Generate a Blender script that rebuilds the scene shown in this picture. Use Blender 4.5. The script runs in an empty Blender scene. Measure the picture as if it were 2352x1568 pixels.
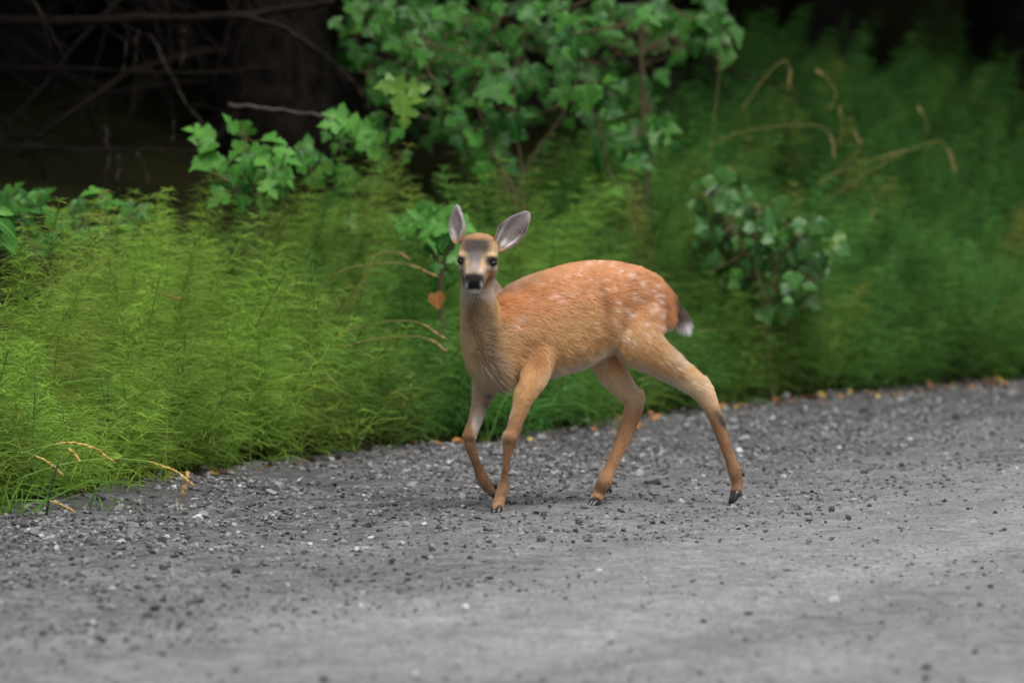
import bpy, bmesh, math, random
import numpy as np
from mathutils import Vector, Matrix

# ------------------------------------------------------------------ camera, world, sun, exposure
scene = bpy.context.scene
COL = scene.collection
CAM = np.array([0.0, -16.0, 1.35])
PITCH = math.radians(3.14)
FOC = 2352 / 2 / math.tan(math.radians(5.0))       # focal length in photo units (photo measured 2352 wide)
cam_data = bpy.data.cameras.new('camera')
cam_data.sensor_width = 36.0
cam_data.lens = 18.0 / math.tan(math.radians(5.0))
cam_data.clip_start = 0.1
cam_data.clip_end = 1000.0
cam_data.dof.use_dof = True
cam_data.dof.focus_distance = 16.0
cam_data.dof.aperture_fstop = 3.0
cam = bpy.data.objects.new('camera', cam_data)
cam.location = CAM
cam.rotation_euler = (math.pi / 2 - PITCH, 0, 0)
COL.objects.link(cam)
scene.camera = cam

SUN_EL, SUN_AZ = math.radians(62), math.radians(150)     # azimuth from +Y clockwise: over the camera's right shoulder
world = bpy.data.worlds.new('World')
scene.world = world
world.use_nodes = True
wn, wl = world.node_tree.nodes, world.node_tree.links
sky = wn.new('ShaderNodeTexSky')
sky.sky_type = 'NISHITA'
sky.sun_disc = False
sky.sun_elevation = SUN_EL
sky.sun_rotation = SUN_AZ
sky.dust_density = 4.0
sky.air_density = 1.0
sky.ozone_density = 1.0
hs = wn.new('ShaderNodeHueSaturation')
hs.inputs['Saturation'].default_value = 0.45
wl.new(sky.outputs[0], hs.inputs['Color'])
wl.new(hs.outputs[0], wn['Background'].inputs['Color'])
wn['Background'].inputs['Strength'].default_value = 0.15
sun_data = bpy.data.lights.new('sun', 'SUN')
sun_data.energy = 1.5
sun_data.angle = math.radians(35)
sun_data.color = (1.0, 0.97, 0.93)
sun = bpy.data.objects.new('sun', sun_data)
sd = Vector((math.sin(SUN_AZ) * math.cos(SUN_EL), math.cos(SUN_AZ) * math.cos(SUN_EL), math.sin(SUN_EL)))
sun.rotation_euler = sd.to_track_quat('Z', 'Y').to_euler()
sun.location = sd * 40
COL.objects.link(sun)
scene.view_settings.view_transform = 'Standard'
scene.view_settings.look = 'None'
scene.view_settings.exposure = 0.72
scene.view_settings.gamma = 1.0
scene.cycles.use_denoising = True
scene.cycles.sample_clamp_indirect = 2.0
scene.cycles.sample_clamp_direct = 6.0
scene.cycles.use_adaptive_sampling = False
scene.cycles.max_bounces = 6
scene.cycles.transparent_max_bounces = 8

rng = np.random.default_rng(7)
R = random.Random(11)
FWD = np.array([0, math.cos(PITCH), -math.sin(PITCH)])
UPV = np.array([0, math.sin(PITCH), math.cos(PITCH)])
RGT = np.array([1.0, 0, 0])


# ------------------------------------------------------------------ helpers
def ray(px, py):
    return FWD + (px - 1176) / FOC * RGT - (py - 784) / FOC * UPV


def at(px, py, Y):
    d = ray(px, py)
    return CAM + d * ((Y - CAM[1]) / d[1])


def ground_pt(px, py, z=0.0):
    d = ray(px, py)
    return CAM + d * ((z - CAM[2]) / d[2])


def proj(P):
    v = np.asarray(P) - CAM
    w = v @ FWD
    return 1176 + FOC * (v @ RGT) / w, 784 - FOC * (v @ UPV) / w


def unit(v):
    v = np.asarray(v, float)
    n = np.linalg.norm(v, axis=-1, keepdims=True)
    return v / np.maximum(n, 1e-9)


def vnoise(P, freq, seed=0):
    """value noise in -1..1"""
    P = np.asarray(P, float) * freq + seed * 17.31
    i = np.floor(P).astype(np.int64)
    f = P - i
    f = f * f * (3 - 2 * f)

    def h(a, b, c):
        n = (a * 73856093) ^ (b * 19349663) ^ (c * 83492791)
        n = (n ^ (n >> 13)) * 1274126177
        return ((n & 0xFFFFF) / 0xFFFFF) * 2 - 1
    x, y, z = i[..., 0], i[..., 1], i[..., 2]
    fx, fy, fz = f[..., 0], f[..., 1], f[..., 2]
    c = lambda a, b, e: h(x + a, y + b, z + e)
    l = lambda a, b, t: a + (b - a) * t
    return l(l(l(c(0, 0, 0), c(1, 0, 0), fx), l(c(0, 1, 0), c(1, 1, 0), fx), fy),
             l(l(c(0, 0, 1), c(1, 0, 1), fx), l(c(0, 1, 1), c(1, 1, 1), fx), fy), fz)


def fbm(P, freq, octaves=3, seed=0):
    s, a = 0, 1.0
    for k in range(octaves):
        s = s + a * vnoise(P, freq * 2 ** k, seed + k)
        a *= 0.5
    return s


def smooth01(x, a, b):
    t = np.clip((x - a) / (b - a), 0, 1)
    return t * t * (3 - 2 * t)


def np_mesh(name, V, F, cols=None, smooth=False):
    """V (n,3), F (m,3) or (m,4) arrays"""
    V = np.asarray(V, np.float32)
    F = np.asarray(F, np.int32)
    me = bpy.data.meshes.new(name)
    k = F.shape[1]
    me.vertices.add(len(V))
    me.vertices.foreach_set('co', V.ravel())
    me.loops.add(F.size)
    me.loops.foreach_set('vertex_index', F.ravel())
    me.polygons.add(len(F))
    me.polygons.foreach_set('loop_start', np.arange(0, F.size, k, dtype=np.int32))
    me.polygons.foreach_set('loop_total', np.full(len(F), k, np.int32))
    me.polygons.foreach_set('use_smooth', np.full(len(F), smooth, bool))
    me.update(calc_edges=True)
    if cols is not None:
        c = np.ones((len(V), 4), np.float32)
        c[:, :3] = cols
        a = me.attributes.new('Col', 'FLOAT_COLOR', 'POINT')
        a.data.foreach_set('color', c.ravel())
    return me


def py_mesh(name, V, F, smooth=False):
    me = bpy.data.meshes.new(name)
    me.from_pydata([tuple(v) for v in V], [], [tuple(f) for f in F])
    me.polygons.foreach_set('use_smooth', [smooth] * len(me.polygons))
    me.update()
    return me


def link(name, me, mat=None, parent=None, loc=None):
    o = bpy.data.objects.new(name, me)
    COL.objects.link(o)
    if mat is not None and me is not None and len(me.materials) == 0:
        me.materials.append(mat)
    if parent is not None:
        o.parent = parent
    if loc is not None:
        o.location = loc
    return o


def tag(o, label=None, cat=None, group=None, kind=None):
    if label:
        o['label'] = label
    if cat:
        o['category'] = cat
    if group:
        o['group'] = group
    if kind:
        o['kind'] = kind
    return o


def empty(name, loc=(0, 0, 0)):
    o = bpy.data.objects.new(name, None)
    o.location = loc
    o.empty_display_size = 0.05
    COL.objects.link(o)
    return o


def crom(nodes, per=6):
    """Catmull-Rom resampling of rows"""
    N = np.asarray(nodes, float)
    P = np.vstack([2 * N[0] - N[1], N, 2 * N[-1] - N[-2]])
    out = []
    for i in range(1, len(P) - 2):
        for k in range(per):
            t = k / per
            a, b, c, d = P[i - 1], P[i], P[i + 1], P[i + 2]
            out.append(0.5 * (2 * b + (c - a) * t + (2 * a - 5 * b + 4 * c - d) * t * t + (3 * b - a - 3 * c + d) * t ** 3))
    out.append(N[-1])
    return np.array(out)


def tube(pts, radii, n=6, cap=True):
    pts = np.asarray(pts, float)
    radii = np.broadcast_to(np.asarray(radii, float), (len(pts),))
    T = unit(np.gradient(pts, axis=0))
    ref = np.array([0.0, 0, 1]) if abs(T[0][2]) < 0.9 else np.array([1.0, 0, 0])
    A = unit(np.cross(T, ref))
    B = np.cross(T, A)
    ang = np.linspace(0, 2 * math.pi, n, endpoint=False)
    V = (pts[:, None, :] + radii[:, None, None] * (np.cos(ang)[None, :, None] * A[:, None, :] + np.sin(ang)[None, :, None] * B[:, None, :])).reshape(-1, 3)
    F = []
    for i in range(len(pts) - 1):
        for j in range(n):
            a, b = i * n + j, i * n + (j + 1) % n
            F.append((a, b, b + n, a + n))
    if cap:
        F.append(tuple(range(n - 1, -1, -1)))
        F.append(tuple(range((len(pts) - 1) * n, len(pts) * n)))
    return V, F


class Acc:
    """collects pieces into one mesh"""

    def __init__(self):
        self.V, self.F, self.n = [], [], 0

    def add(self, V, F):
        self.V.extend([tuple(v) for v in V])
        self.F.extend([tuple(i + self.n for i in f) for f in F])
        self.n += len(V)

    def mesh(self, name, smooth=True):
        return py_mesh(name, self.V, self.F, smooth)


def ribbons(P, W, side=None):
    """P (n,k,3) polylines, W (n,k) widths -> V,F of flat strips"""
    n, k, _ = P.shape
    T = unit(P[:, -1] - P[:, 0])
    if side is None:
        side = unit(np.cross(T, rng.normal(size=(n, 3))))
    S = side[:, None, :] * (W[:, :, None] * 0.5)
    V = np.stack([P - S, P + S], axis=2).reshape(-1, 3)
    base = (np.arange(n) * k * 2)[:, None] + (np.arange(k - 1) * 2)[None, :]
    base = base.reshape(-1)
    F = np.stack([base, base + 1, base + 3, base + 2], axis=1)
    return V, F


# ------------------------------------------------------------------ materials
def mat_new(name):
    m = bpy.data.materials.new(name)
    m.use_nodes = True
    nt = m.node_tree
    return m, nt, nt.nodes['Principled BSDF']


def N(nt, t, **kw):
    n = nt.nodes.new(t)
    for k, v in kw.items():
        setattr(n, k, v)
    return n


def ramp(nt, stops):
    r = N(nt, 'ShaderNodeValToRGB')
    e = r.color_ramp.elements
    while len(e) < len(stops):
        e.new(0.5)
    for el, (p, c) in zip(e, stops):
        el.position = p
        el.color = (*c, 1)
    return r


def noise_tex(nt, scale, detail=4, rough=0.6, vec=None, dist=0.0):
    n = N(nt, 'ShaderNodeTexNoise')
    n.inputs['Scale'].default_value = scale
    n.inputs['Detail'].default_value = detail
    n.inputs['Roughness'].default_value = rough
    n.inputs['Distortion'].default_value = dist
    if vec is not None:
        nt.links.new(vec, n.inputs['Vector'])
    return n


def mix_col(nt, a, b, fac, mode='MIX'):
    m = N(nt, 'ShaderNodeMix', data_type='RGBA', blend_type=mode)
    for sock, v in ((m.inputs[0], fac), (m.inputs[6], a), (m.inputs[7], b)):
        if hasattr(v, 'is_output'):
            nt.links.new(v, sock)
        elif isinstance(v, (int, float)):
            sock.default_value = v
        else:
            sock.default_value = (*v, 1)
    return m.outputs[2]


def leafy(name, c_lo, c_hi, rough=0.45, trans=0.35, attr=False, spec=0.4):
    """leaf material: varied per object (or per vertex attribute), with light shining through"""
    m, nt, b = mat_new(name)
    if attr:
        a = N(nt, 'ShaderNodeAttribute', attribute_name='Col')
        col = a.outputs['Color']
    else:
        oi = N(nt, 'ShaderNodeObjectInfo')
        rp = ramp(nt, [(0.0, c_lo), (1.0, c_hi)])
        nt.links.new(oi.outputs['Random'], rp.inputs[0])
        tc = N(nt, 'ShaderNodeTexCoord')
        n1 = noise_tex(nt, 30, 3, vec=tc.outputs['Object'])
        col = mix_col(nt, rp.outputs[0], (0.75, 0.8, 0.6), n1.outputs['Fac'], 'MULTIPLY')
        sx = N(nt, 'ShaderNodeSeparateXYZ')
        nt.links.new(tc.outputs['Object'], sx.inputs[0])
        ab = N(nt, 'ShaderNodeMath', operation='ABSOLUTE')
        nt.links.new(sx.outputs['X'], ab.inputs[0])
        rib = N(nt, 'ShaderNodeMapRange')
        rib.inputs['From Min'].default_value = .035
        rib.inputs['From Max'].default_value = .01
        nt.links.new(ab.outputs[0], rib.inputs['Value'])
        col = mix_col(nt, col, tuple(min(1, c * 1.25) for c in c_hi), rib.outputs[0])
    nt.links.new(col, b.inputs['Base Color'])
    b.inputs['Roughness'].default_value = rough
    b.inputs['Specular IOR Level'].default_value = spec
    tr = N(nt, 'ShaderNodeBsdfTranslucent')
    nt.links.new(col, tr.inputs['Color'])
    mx = N(nt, 'ShaderNodeMixShader')
    mx.inputs[0].default_value = trans
    nt.links.new(b.outputs[0], mx.inputs[1])
    nt.links.new(tr.outputs[0], mx.inputs[2])
    nt.links.new(mx.outputs[0], nt.nodes['Material Output'].inputs['Surface'])
    return m


def plain(name, c, rough=0.7, noise=0.0, nscale=20, spec=0.3, bump=0.0):
    m, nt, b = mat_new(name)
    b.inputs['Roughness'].default_value = rough
    b.inputs['Specular IOR Level'].default_value = spec
    b.inputs['Base Color'].default_value = (*c, 1)
    if noise:
        tc = N(nt, 'ShaderNodeTexCoord')
        n = noise_tex(nt, nscale, 5, vec=tc.outputs['Object'])
        rp = ramp(nt, [(0.3, tuple(x * (1 - noise) for x in c)), (0.7, tuple(min(1, x * (1 + noise)) for x in c))])
        nt.links.new(n.outputs['Fac'], rp.inputs[0])
        nt.links.new(rp.outputs[0], b.inputs['Base Color'])
        if bump:
            bp = N(nt, 'ShaderNodeBump')
            bp.inputs['Strength'].default_value = 0.8
            bp.inputs['Distance'].default_value = bump
            nt.links.new(n.outputs['Fac'], bp.inputs['Height'])
            nt.links.new(bp.outputs[0], b.inputs['Normal'])
    return m


def attr_mat(name, rough=0.85, spec=0.2):
    m, nt, b = mat_new(name)
    a = N(nt, 'ShaderNodeAttribute', attribute_name='Col')
    nt.links.new(a.outputs['Color'], b.inputs['Base Color'])
    b.inputs['Roughness'].default_value = rough
    b.inputs['Specular IOR Level'].default_value = spec
    return m


# ------------------------------------------------------------------ the road edge and the lie of the land
EDGE_PX = [(0, 1185), (200, 1160), (440, 1112), (700, 1072), (1000, 1036), (1300, 1003), (1600, 962), (1900, 922), (2352, 888)]
EDGE = np.array([ground_pt(x, y)[:2] for x, y in EDGE_PX])
e0, e1 = unit(EDGE[1] - EDGE[0] + (EDGE[2] - EDGE[1])), unit(EDGE[-1] - EDGE[-3])
EDGE = np.vstack([EDGE[0] - e0 * 60, EDGE[0] - e0 * 6, EDGE[0] - e0 * 2, EDGE, EDGE[-1] + e1 * 3, EDGE[-1] + e1 * 10, EDGE[-1] + e1 * 60])


def edge_d(XY):
    """signed distance to the road edge, positive on the verge"""
    XY = np.asarray(XY, float)
    best = np.full(XY.shape[:-1], 1e9)
    sgn = np.zeros(XY.shape[:-1])
    for a, b in zip(EDGE[:-1], EDGE[1:]):
        ab = b - a
        t = np.clip(((XY - a) @ ab) / (ab @ ab), 0, 1)
        q = a + t[..., None] * ab
        dv = XY - q
        d = np.linalg.norm(dv, axis=-1)
        s = ab[0] * dv[..., 1] - ab[1] * dv[..., 0]
        upd = d < best
        best = np.where(upd, d, best)
        sgn = np.where(upd, np.sign(s), sgn)
    return best * np.where(sgn >= 0, 1, -1)


def land_z(XY):
    XY = np.asarray(XY, float)
    d = edge_d(XY)
    P = np.concatenate([XY, np.zeros(XY.shape[:-1] + (1,))], -1)
    z = np.where(d > 0, 0.30 * np.maximum(d, 0) + 0.06 * smooth01(d, 0, 0.4), -0.05)
    z = np.where(d > 3.2, 0.30 * 3.2 + 0.06 + (d - 3.2) * 0.20, z)
    z = np.minimum(z, 6.0)
    z = z + np.where(d > 0, smooth01(d, 0, 1.0) * (0.06 * fbm(P, 0.9, 3, 3)), 0)
    return z


# ground sheet: fine near the view, coarse out to the horizon
def build_ground():
    xs = np.concatenate([[-400, -150, -60, -25, -14], np.arange(-9, 9.01, 0.25), [14, 25, 60, 150, 400]])
    ys = np.concatenate([[-400, -150, -60, -30], np.arange(-18, -6, 1.0), np.arange(-6, 20.01, 0.25), [24, 30, 40, 60, 150, 400]])
    X, Y = np.meshgrid(xs, ys)
    Z = land_z(np.stack([X, Y], -1))
    V = np.stack([X, Y, Z], -1).reshape(-1, 3)
    nx, ny = len(xs), len(ys)
    i = (np.arange(ny - 1)[:, None] * nx + np.arange(nx - 1)[None, :]).reshape(-1)
    F = np.stack([i, i + 1, i + nx + 1, i + nx], 1)
    m, nt, b = mat_new('verge soil')
    tc = N(nt, 'ShaderNodeTexCoord')
    n = noise_tex(nt, 3.0, 6, vec=tc.outputs['Object'])
    rp = ramp(nt, [(0.3, (0.012, 0.011, 0.006)), (0.55, (0.016, 0.018, 0.007)), (0.8, (0.022, 0.017, 0.010))])
    nt.links.new(n.outputs['Fac'], rp.inputs[0])
    nt.links.new(rp.outputs[0], b.inputs['Base Color'])
    b.inputs['Roughness'].default_value = 1.0
    b.inputs['Specular IOR Level'].default_value = 0.0
    o = link('ground', np_mesh('ground', V, F, smooth=True), m)
    tag(o, 'dark soil bank rising from the road edge into the forest', 'ground', kind='structure')
    return o


def edge_frame():
    """points every 2.5 cm along the visible edge with their normals towards the verge"""
    seg = EDGE[1:-1]
    L = np.concatenate([[0], np.cumsum(np.linalg.norm(np.diff(seg, axis=0), axis=1))])
    return seg, L


def edge_at(s):
    seg, L = edge_frame()
    x = np.interp(s, L, seg[:, 0])
    y = np.interp(s, L, seg[:, 1])
    e = 0.6
    tx = np.interp(s + e, L, seg[:, 0]) - np.interp(s - e, L, seg[:, 0])
    ty = np.interp(s + e, L, seg[:, 1]) - np.interp(s - e, L, seg[:, 1])
    t = unit(np.stack([tx, ty], -1))
    nrm = np.stack([-t[..., 1], t[..., 0]], -1)
    return np.stack([x, y], -1), nrm, t


def road_h(XY):
    P = np.concatenate([XY, np.zeros(XY.shape[:-1] + (1,))], -1)
    d = edge_d(XY)
    rough = 0.65 + 0.45 * smooth01(d, -2.2, -0.3)
    z = 0.010 * fbm(P, 2.2, 3, 1) + rough * (0.005 * fbm(P, 9, 2, 5) + 0.0045 * fbm(P, 33, 2, 9))
    z += 0.03 * smooth01(d, -0.5, 0.3)
    z -= 0.012 * np.exp(-((d + 2.9 + 0.1 * vnoise(P, 0.8, 4)) / 0.28) ** 2)
    return z


def build_road():
    s = np.concatenate([np.arange(-3.0, 13.0, 0.028) + 4.0])
    d = np.concatenate([np.arange(0.35, -5.4, -0.026), [-6.5, -8, -10, -11.5]])
    c, nrm, t = edge_at(s)
    XY = c[:, None, :] + nrm[:, None, :] * d[None, :, None]
    z = road_h(XY)
    V = np.concatenate([XY, z[..., None]], -1).reshape(-1, 3)
    nd = len(d)
    i = (np.arange(len(s) - 1)[:, None] * nd + np.arange(nd - 1)[None, :]).reshape(-1)
    F = np.stack([i, i + 1, i + nd + 1, i + nd], 1)
    # colour: damp grey crushed rock with paler, drier wheel tracks running along the road
    P = V.copy()
    P[:, 2] = 0
    dd = np.broadcast_to(d[None, :], XY.shape[:2]).reshape(-1)
    ss = np.broadcast_to(s[:, None], XY.shape[:2]).reshape(-1)
    U = np.stack([ss * 0.35, dd * 1.0, dd * 0], -1)
    band = 0.55 * np.exp(-((dd + 2.72 + 0.12 * vnoise(U, 0.8, 2)) / 0.20) ** 2) + 0.50 * np.exp(-((dd + 2.25 + 0.2 * vnoise(U, 0.7, 8)) / 0.5) ** 2) + 0.45 * smooth01(dd, -2.7, -3.3)
    streak = fbm(U, 3.2, 3, 21)
    v = 0.126 + 0.105 * band + 0.026 * streak + 0.013 * fbm(P, 1.4, 3, 31) + 0.024 * fbm(P, 19, 2, 61) + 0.050 * fbm(P, 48, 2, 41)
    v -= 0.05 * smooth01(dd, -1.4, 0.1)
    v = np.clip(v, 0.06, 0.5)
    tint = np.stack([v * 1.0, v * 0.995, v * 1.0], -1)
    m, nt, b = mat_new('crushed rock road')
    a = N(nt, 'ShaderNodeAttribute', attribute_name='Col')
    tc = N(nt, 'ShaderNodeTexCoord')
    n1 = noise_tex(nt, 75, 5, 0.75, vec=tc.outputs['Object'])
    rp = ramp(nt, [(0.30, (0.30, 0.30, 0.32)), (0.48, (0.95, 0.95, 0.95)), (0.70, (1.65, 1.63, 1.60))])
    nt.links.new(n1.outputs['Fac'], rp.inputs[0])
    col = mix_col(nt, a.outputs['Color'], rp.outputs[0], 1.0, 'MULTIPLY')
    nt.links.new(col, b.inputs['Base Color'])
    b.inputs['Roughness'].default_value = 0.72
    b.inputs['Specular IOR Level'].default_value = 0.12
    bp = N(nt, 'ShaderNodeBump')
    bp.inputs['Strength'].default_value = 0.9
    bp.inputs['Distance'].default_value = 0.004
    nt.links.new(n1.outputs['Fac'], bp.inputs['Height'])
    nt.links.new(bp.outputs[0], b.inputs['Normal'])
    o = link('road', np_mesh('road', V, F, tint, smooth=True), m)
    tag(o, 'grey unpaved gravel road with paler wheel tracks', 'road', kind='structure')
    return o


def hull_stone(npts, seed, flat):
    r = random.Random(seed)
    bm = bmesh.new()
    for _ in range(npts):
        v = Vector((r.gauss(0, 1), r.gauss(0, 1), r.gauss(0, 1))).normalized()
        v *= r.uniform(0.85, 1.1)
        bm.verts.new((v.x * r.uniform(0.9, 1.15), v.y * 0.8, v.z * flat))
    res = bmesh.ops.convex_hull(bm, input=bm.verts)
    bmesh.ops.delete(bm, geom=list({g for g in list(res['geom_interior']) + list(res['geom_unused']) if isinstance(g, bmesh.types.BMVert)}), context='VERTS')
    bmesh.ops.triangulate(bm, faces=bm.faces)
    bm.normal_update()
    V = np.array([v.co[:] for v in bm.verts])
    bm.verts.index_update()
    F = np.array([[v.index for v in f.verts] for f in bm.faces])
    bm.free()
    return V, F


def stone_mat(name, lo, hi):
    m, nt, b = mat_new(name)
    oi = N(nt, 'ShaderNodeObjectInfo')
    rp = ramp(nt, [(0, lo), (1, hi)])
    nt.links.new(oi.outputs['Random'], rp.inputs[0])
    tc = N(nt, 'ShaderNodeTexCoord')
    n = noise_tex(nt, 3.0, 5, 0.7, vec=tc.outputs['Object'])
    col = mix_col(nt, rp.outputs[0], n.outputs['Color'], 0.35, 'OVERLAY')
    hv = N(nt, 'ShaderNodeHueSaturation')
    hv.inputs['Saturation'].default_value = 0.45
    nt.links.new(col, hv.inputs['Color'])
    nt.links.new(hv.outputs[0], b.inputs['Base Color'])
    b.inputs['Roughness'].default_value = 0.6
    b.inputs['Specular IOR Level'].default_value = 0.2
    return m


def build_stones(road):
    mats = [stone_mat('grey stone', (0.10, 0.10, 0.10), (0.22, 0.21, 0.20)),
            stone_mat('dark stone', (0.035, 0.037, 0.042), (0.085, 0.085, 0.085)),
            stone_mat('pale stone', (0.24, 0.235, 0.225), (0.44, 0.43, 0.42))]
    variants = {}
    for mi, m in enumerate(mats):
        for k in range(6):
            V, F = hull_stone(15 + k, 100 + k, 0.60 + 0.07 * k)
            me = np_mesh('stone', V, F, smooth=False)
            me.materials.append(m)
            variants[(mi, k)] = me
    # stones picked out one by one in the photograph: x, y, half width, tone
    named = [(1563, 1160, 11, 2), (1540, 1157, 9, 1), (255, 1397, 14, 0), (606, 1232, 14, 1), (2087, 1012, 13, 2), (1928, 1031, 11, 2), (935, 1212, 13, 2),
             (528, 1184, 22, 0), (1062, 1146, 12, 2), (1045, 1022, 8, 2), (310, 1208, 13, 0), (410, 1213, 11, 1), (206, 1247, 14, 1), (240, 1243, 10, 0),
             (276, 1250, 15, 2), (790, 1250, 13, 0), (820, 1266, 12, 2), (543, 1315, 13, 1), (515, 1266, 14, 0), (500, 1262, 12, 2), (918, 1360, 15, 1),
             (425, 1362, 15, 0), (1500, 1110, 22, 0), (1440, 1010, 10, 2), (1475, 1040, 11, 2), (1515, 1042, 8, 2), (1170, 1010, 9, 2), (1245, 1018, 18, 0),
             (1710, 1015, 22, 2), (1720, 1035, 13, 1), (1790, 1085, 8, 1), (1800, 1098, 9, 2), (1948, 1192, 9, 1), (1997, 1160, 8, 1), (1215, 1160, 12, 1),
             (1240, 1145, 9, 1), (1290, 1105, 10, 1), (1460, 1095, 16, 0), (1585, 1160, 9, 1), (770, 1125, 14, 1), (690, 1110, 12, 2), (640, 1120, 16, 0),
             (480, 1108, 10, 2), (815, 1102, 22, 1), (870, 1098, 11, 0), (930, 1082, 10, 2), (985, 1075, 10, 2), (905, 1070, 9, 0), (120, 1210, 10, 0),
             (110, 1240, 17, 2), (130, 1262, 13, 2), (65, 1220, 10, 2), (20, 1300, 12, 0), (37, 1496, 13, 0), (290, 1468, 10, 1), (325, 1490, 10, 0),
             (130, 1445, 9, 0), (610, 1130, 14, 0), (350, 1150, 14, 1), (400, 1135, 11, 2), (2205, 1078, 8, 1), (2150, 995, 11, 0), (1880, 1090, 10, 0),
             (2040, 1040, 9, 1), (1985, 1025, 10, 1), (2275, 1350, 9, 1), (2250, 1385, 9, 1), (540, 1540, 12, 1), (1010, 1200, 10, 1), (700, 1300, 9, 1),
             (430, 1235, 10, 1), (1120, 1245, 10, 1), (1100, 1255, 10, 0), (860, 1200, 9, 1), (880, 1180, 9, 1), (740, 1165, 10, 1), (760, 1205, 9, 0)]
    spots = [(ground_pt(x, y)[:2], hw / 840 * (1 + ground_pt(x, y)[1] / 16), t) for x, y, hw, t in named]
    while len(spots) < 300:
        px, py = R.uniform(-20, 2372), R.uniform(900, 1568)
        g = ground_pt(px, py)[:2]
        d = float(edge_d(g))
        keep = 1.0 if -1.0 < d < 0.1 else (0.45 if -1.8 < d < 0 else 0.10)
        if d > 0.15 or R.random() > keep:
            continue
        spots.append((g, R.uniform(0.0085, 0.0165) * (1.25 if d > -0.5 else 1), R.choices([0, 1, 2], [0.45, 0.42, 0.13])[0]))
    for (g, r, t) in spots:
        me = variants[(t, R.randrange(6))]
        o = link('stone', me, None, road)
        z = float(road_h(np.array([g]))[0])
        o.location = (g[0], g[1], z + r * 0.28)
        o.scale = (r * R.uniform(0.85, 1.1), r * R.uniform(0.8, 1.1), r * R.uniform(0.8, 1.1))
        o.rotation_euler = (R.uniform(-.3, .3), R.uniform(-.3, .3), R.uniform(0, 6.28))
    # the grit: tens of thousands of small chips, one part
    base = [hull_stone(8, 300 + k, 0.6) for k in range(10)]
    n = 30000
    s = rng.uniform(1.0, 14.0, n * 3)
    d = np.concatenate([rng.uniform(-5.2, 0.25, n), rng.uniform(-2.0, 0.25, n), rng.normal(-0.35, 0.45, n)])
    c, nrm, _ = edge_at(s)
    XY = c + nrm * d[:, None]
    px, py = proj(np.concatenate([XY, np.zeros((len(XY), 1))], 1))
    clump = fbm(np.concatenate([XY, np.zeros((len(XY), 1))], 1), 2.5, 2, 77)
    track = np.exp(-((d + 2.45) / 0.4) ** 2) + np.exp(-((d + 3.7) / 0.45) ** 2)
    ok = (px > -60) & (px < 2412) & (py < 1640) & (d < 0.25) & (rng.random(len(d)) < 0.60 + 0.5 * clump - 0.28 * track)
    XY = XY[ok]
    d = d[ok]
    if len(XY) > 34000:
        XY, d = XY[:34000], d[:34000]
    n = len(XY)
    r = np.exp(rng.normal(math.log(0.0042), 0.55, n)) * (1 + 0.45 * smooth01(d, -1.6, -0.1))
    big = rng.random(n) < 0.055 * smooth01(d, -2.2, -0.5)
    r = np.where(big, rng.uniform(0.007, 0.0135, n), np.clip(r, 0.0016, 0.0120))
    z = road_h(XY)
    tone = rng.random(n)
    val = np.where(tone < 0.50, rng.uniform(0.03, 0.09, n), np.where(tone < 0.94, rng.uniform(0.11, 0.22, n), rng.uniform(0.24, 0.40, n)))
    VV, FF, CC, off = [], [], [], 0
    pick = rng.integers(0, len(base), n)
    for k, (V, F) in enumerate(base):
        idx = np.where(pick == k)[0]
        a = rng.uniform(0, 2 * math.pi, len(idx))
        ca, sa = np.cos(a), np.sin(a)
        W = V[None] * r[idx][:, None, None]
        X = W[..., 0] * ca[:, None] - W[..., 1] * sa[:, None] + XY[idx, 0][:, None]
        Y = W[..., 0] * sa[:, None] + W[..., 1] * ca[:, None] + XY[idx, 1][:, None]
        Z = W[..., 2] + (z[idx] + r[idx] * 0.22)[:, None]
        VV.append(np.stack([X, Y, Z], -1).reshape(-1, 3))
        FF.append((F[None] + (np.arange(len(idx)) * len(V))[:, None, None] + off).reshape(-1, 3))
        cc = np.stack([val[idx] * 1.0, val[idx] * 0.99, val[idx] * 0.97], -1)
        CC.append(np.repeat(cc, len(V), axis=0))
        off += len(idx) * len(V)
    gme = np_mesh('gravel', np.vstack(VV), np.vstack(FF), np.vstack(CC))
    o = link('gravel', gme, attr_mat('gravel chips', 0.6, 0.35), road)
    o['kind'] = 'stuff'


ground = build_ground()
road = build_road()
build_stones(road)
# ------------------------------------------------------------------ the fawn
PXM = 840.0
SLOPE = 0.65 / PXM            # how the body axis recedes: metres of depth per photo unit along the body
YF = 0.08
G0 = np.array([math.cos(math.radians(33)), math.sin(math.radians(33)), 0])      # rearward
LAT = np.array([math.sin(math.radians(33)), -math.cos(math.radians(33)), 0])    # towards the near side


def axisY(px):
    return YF + (px - 1175) * SLOPE


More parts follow.
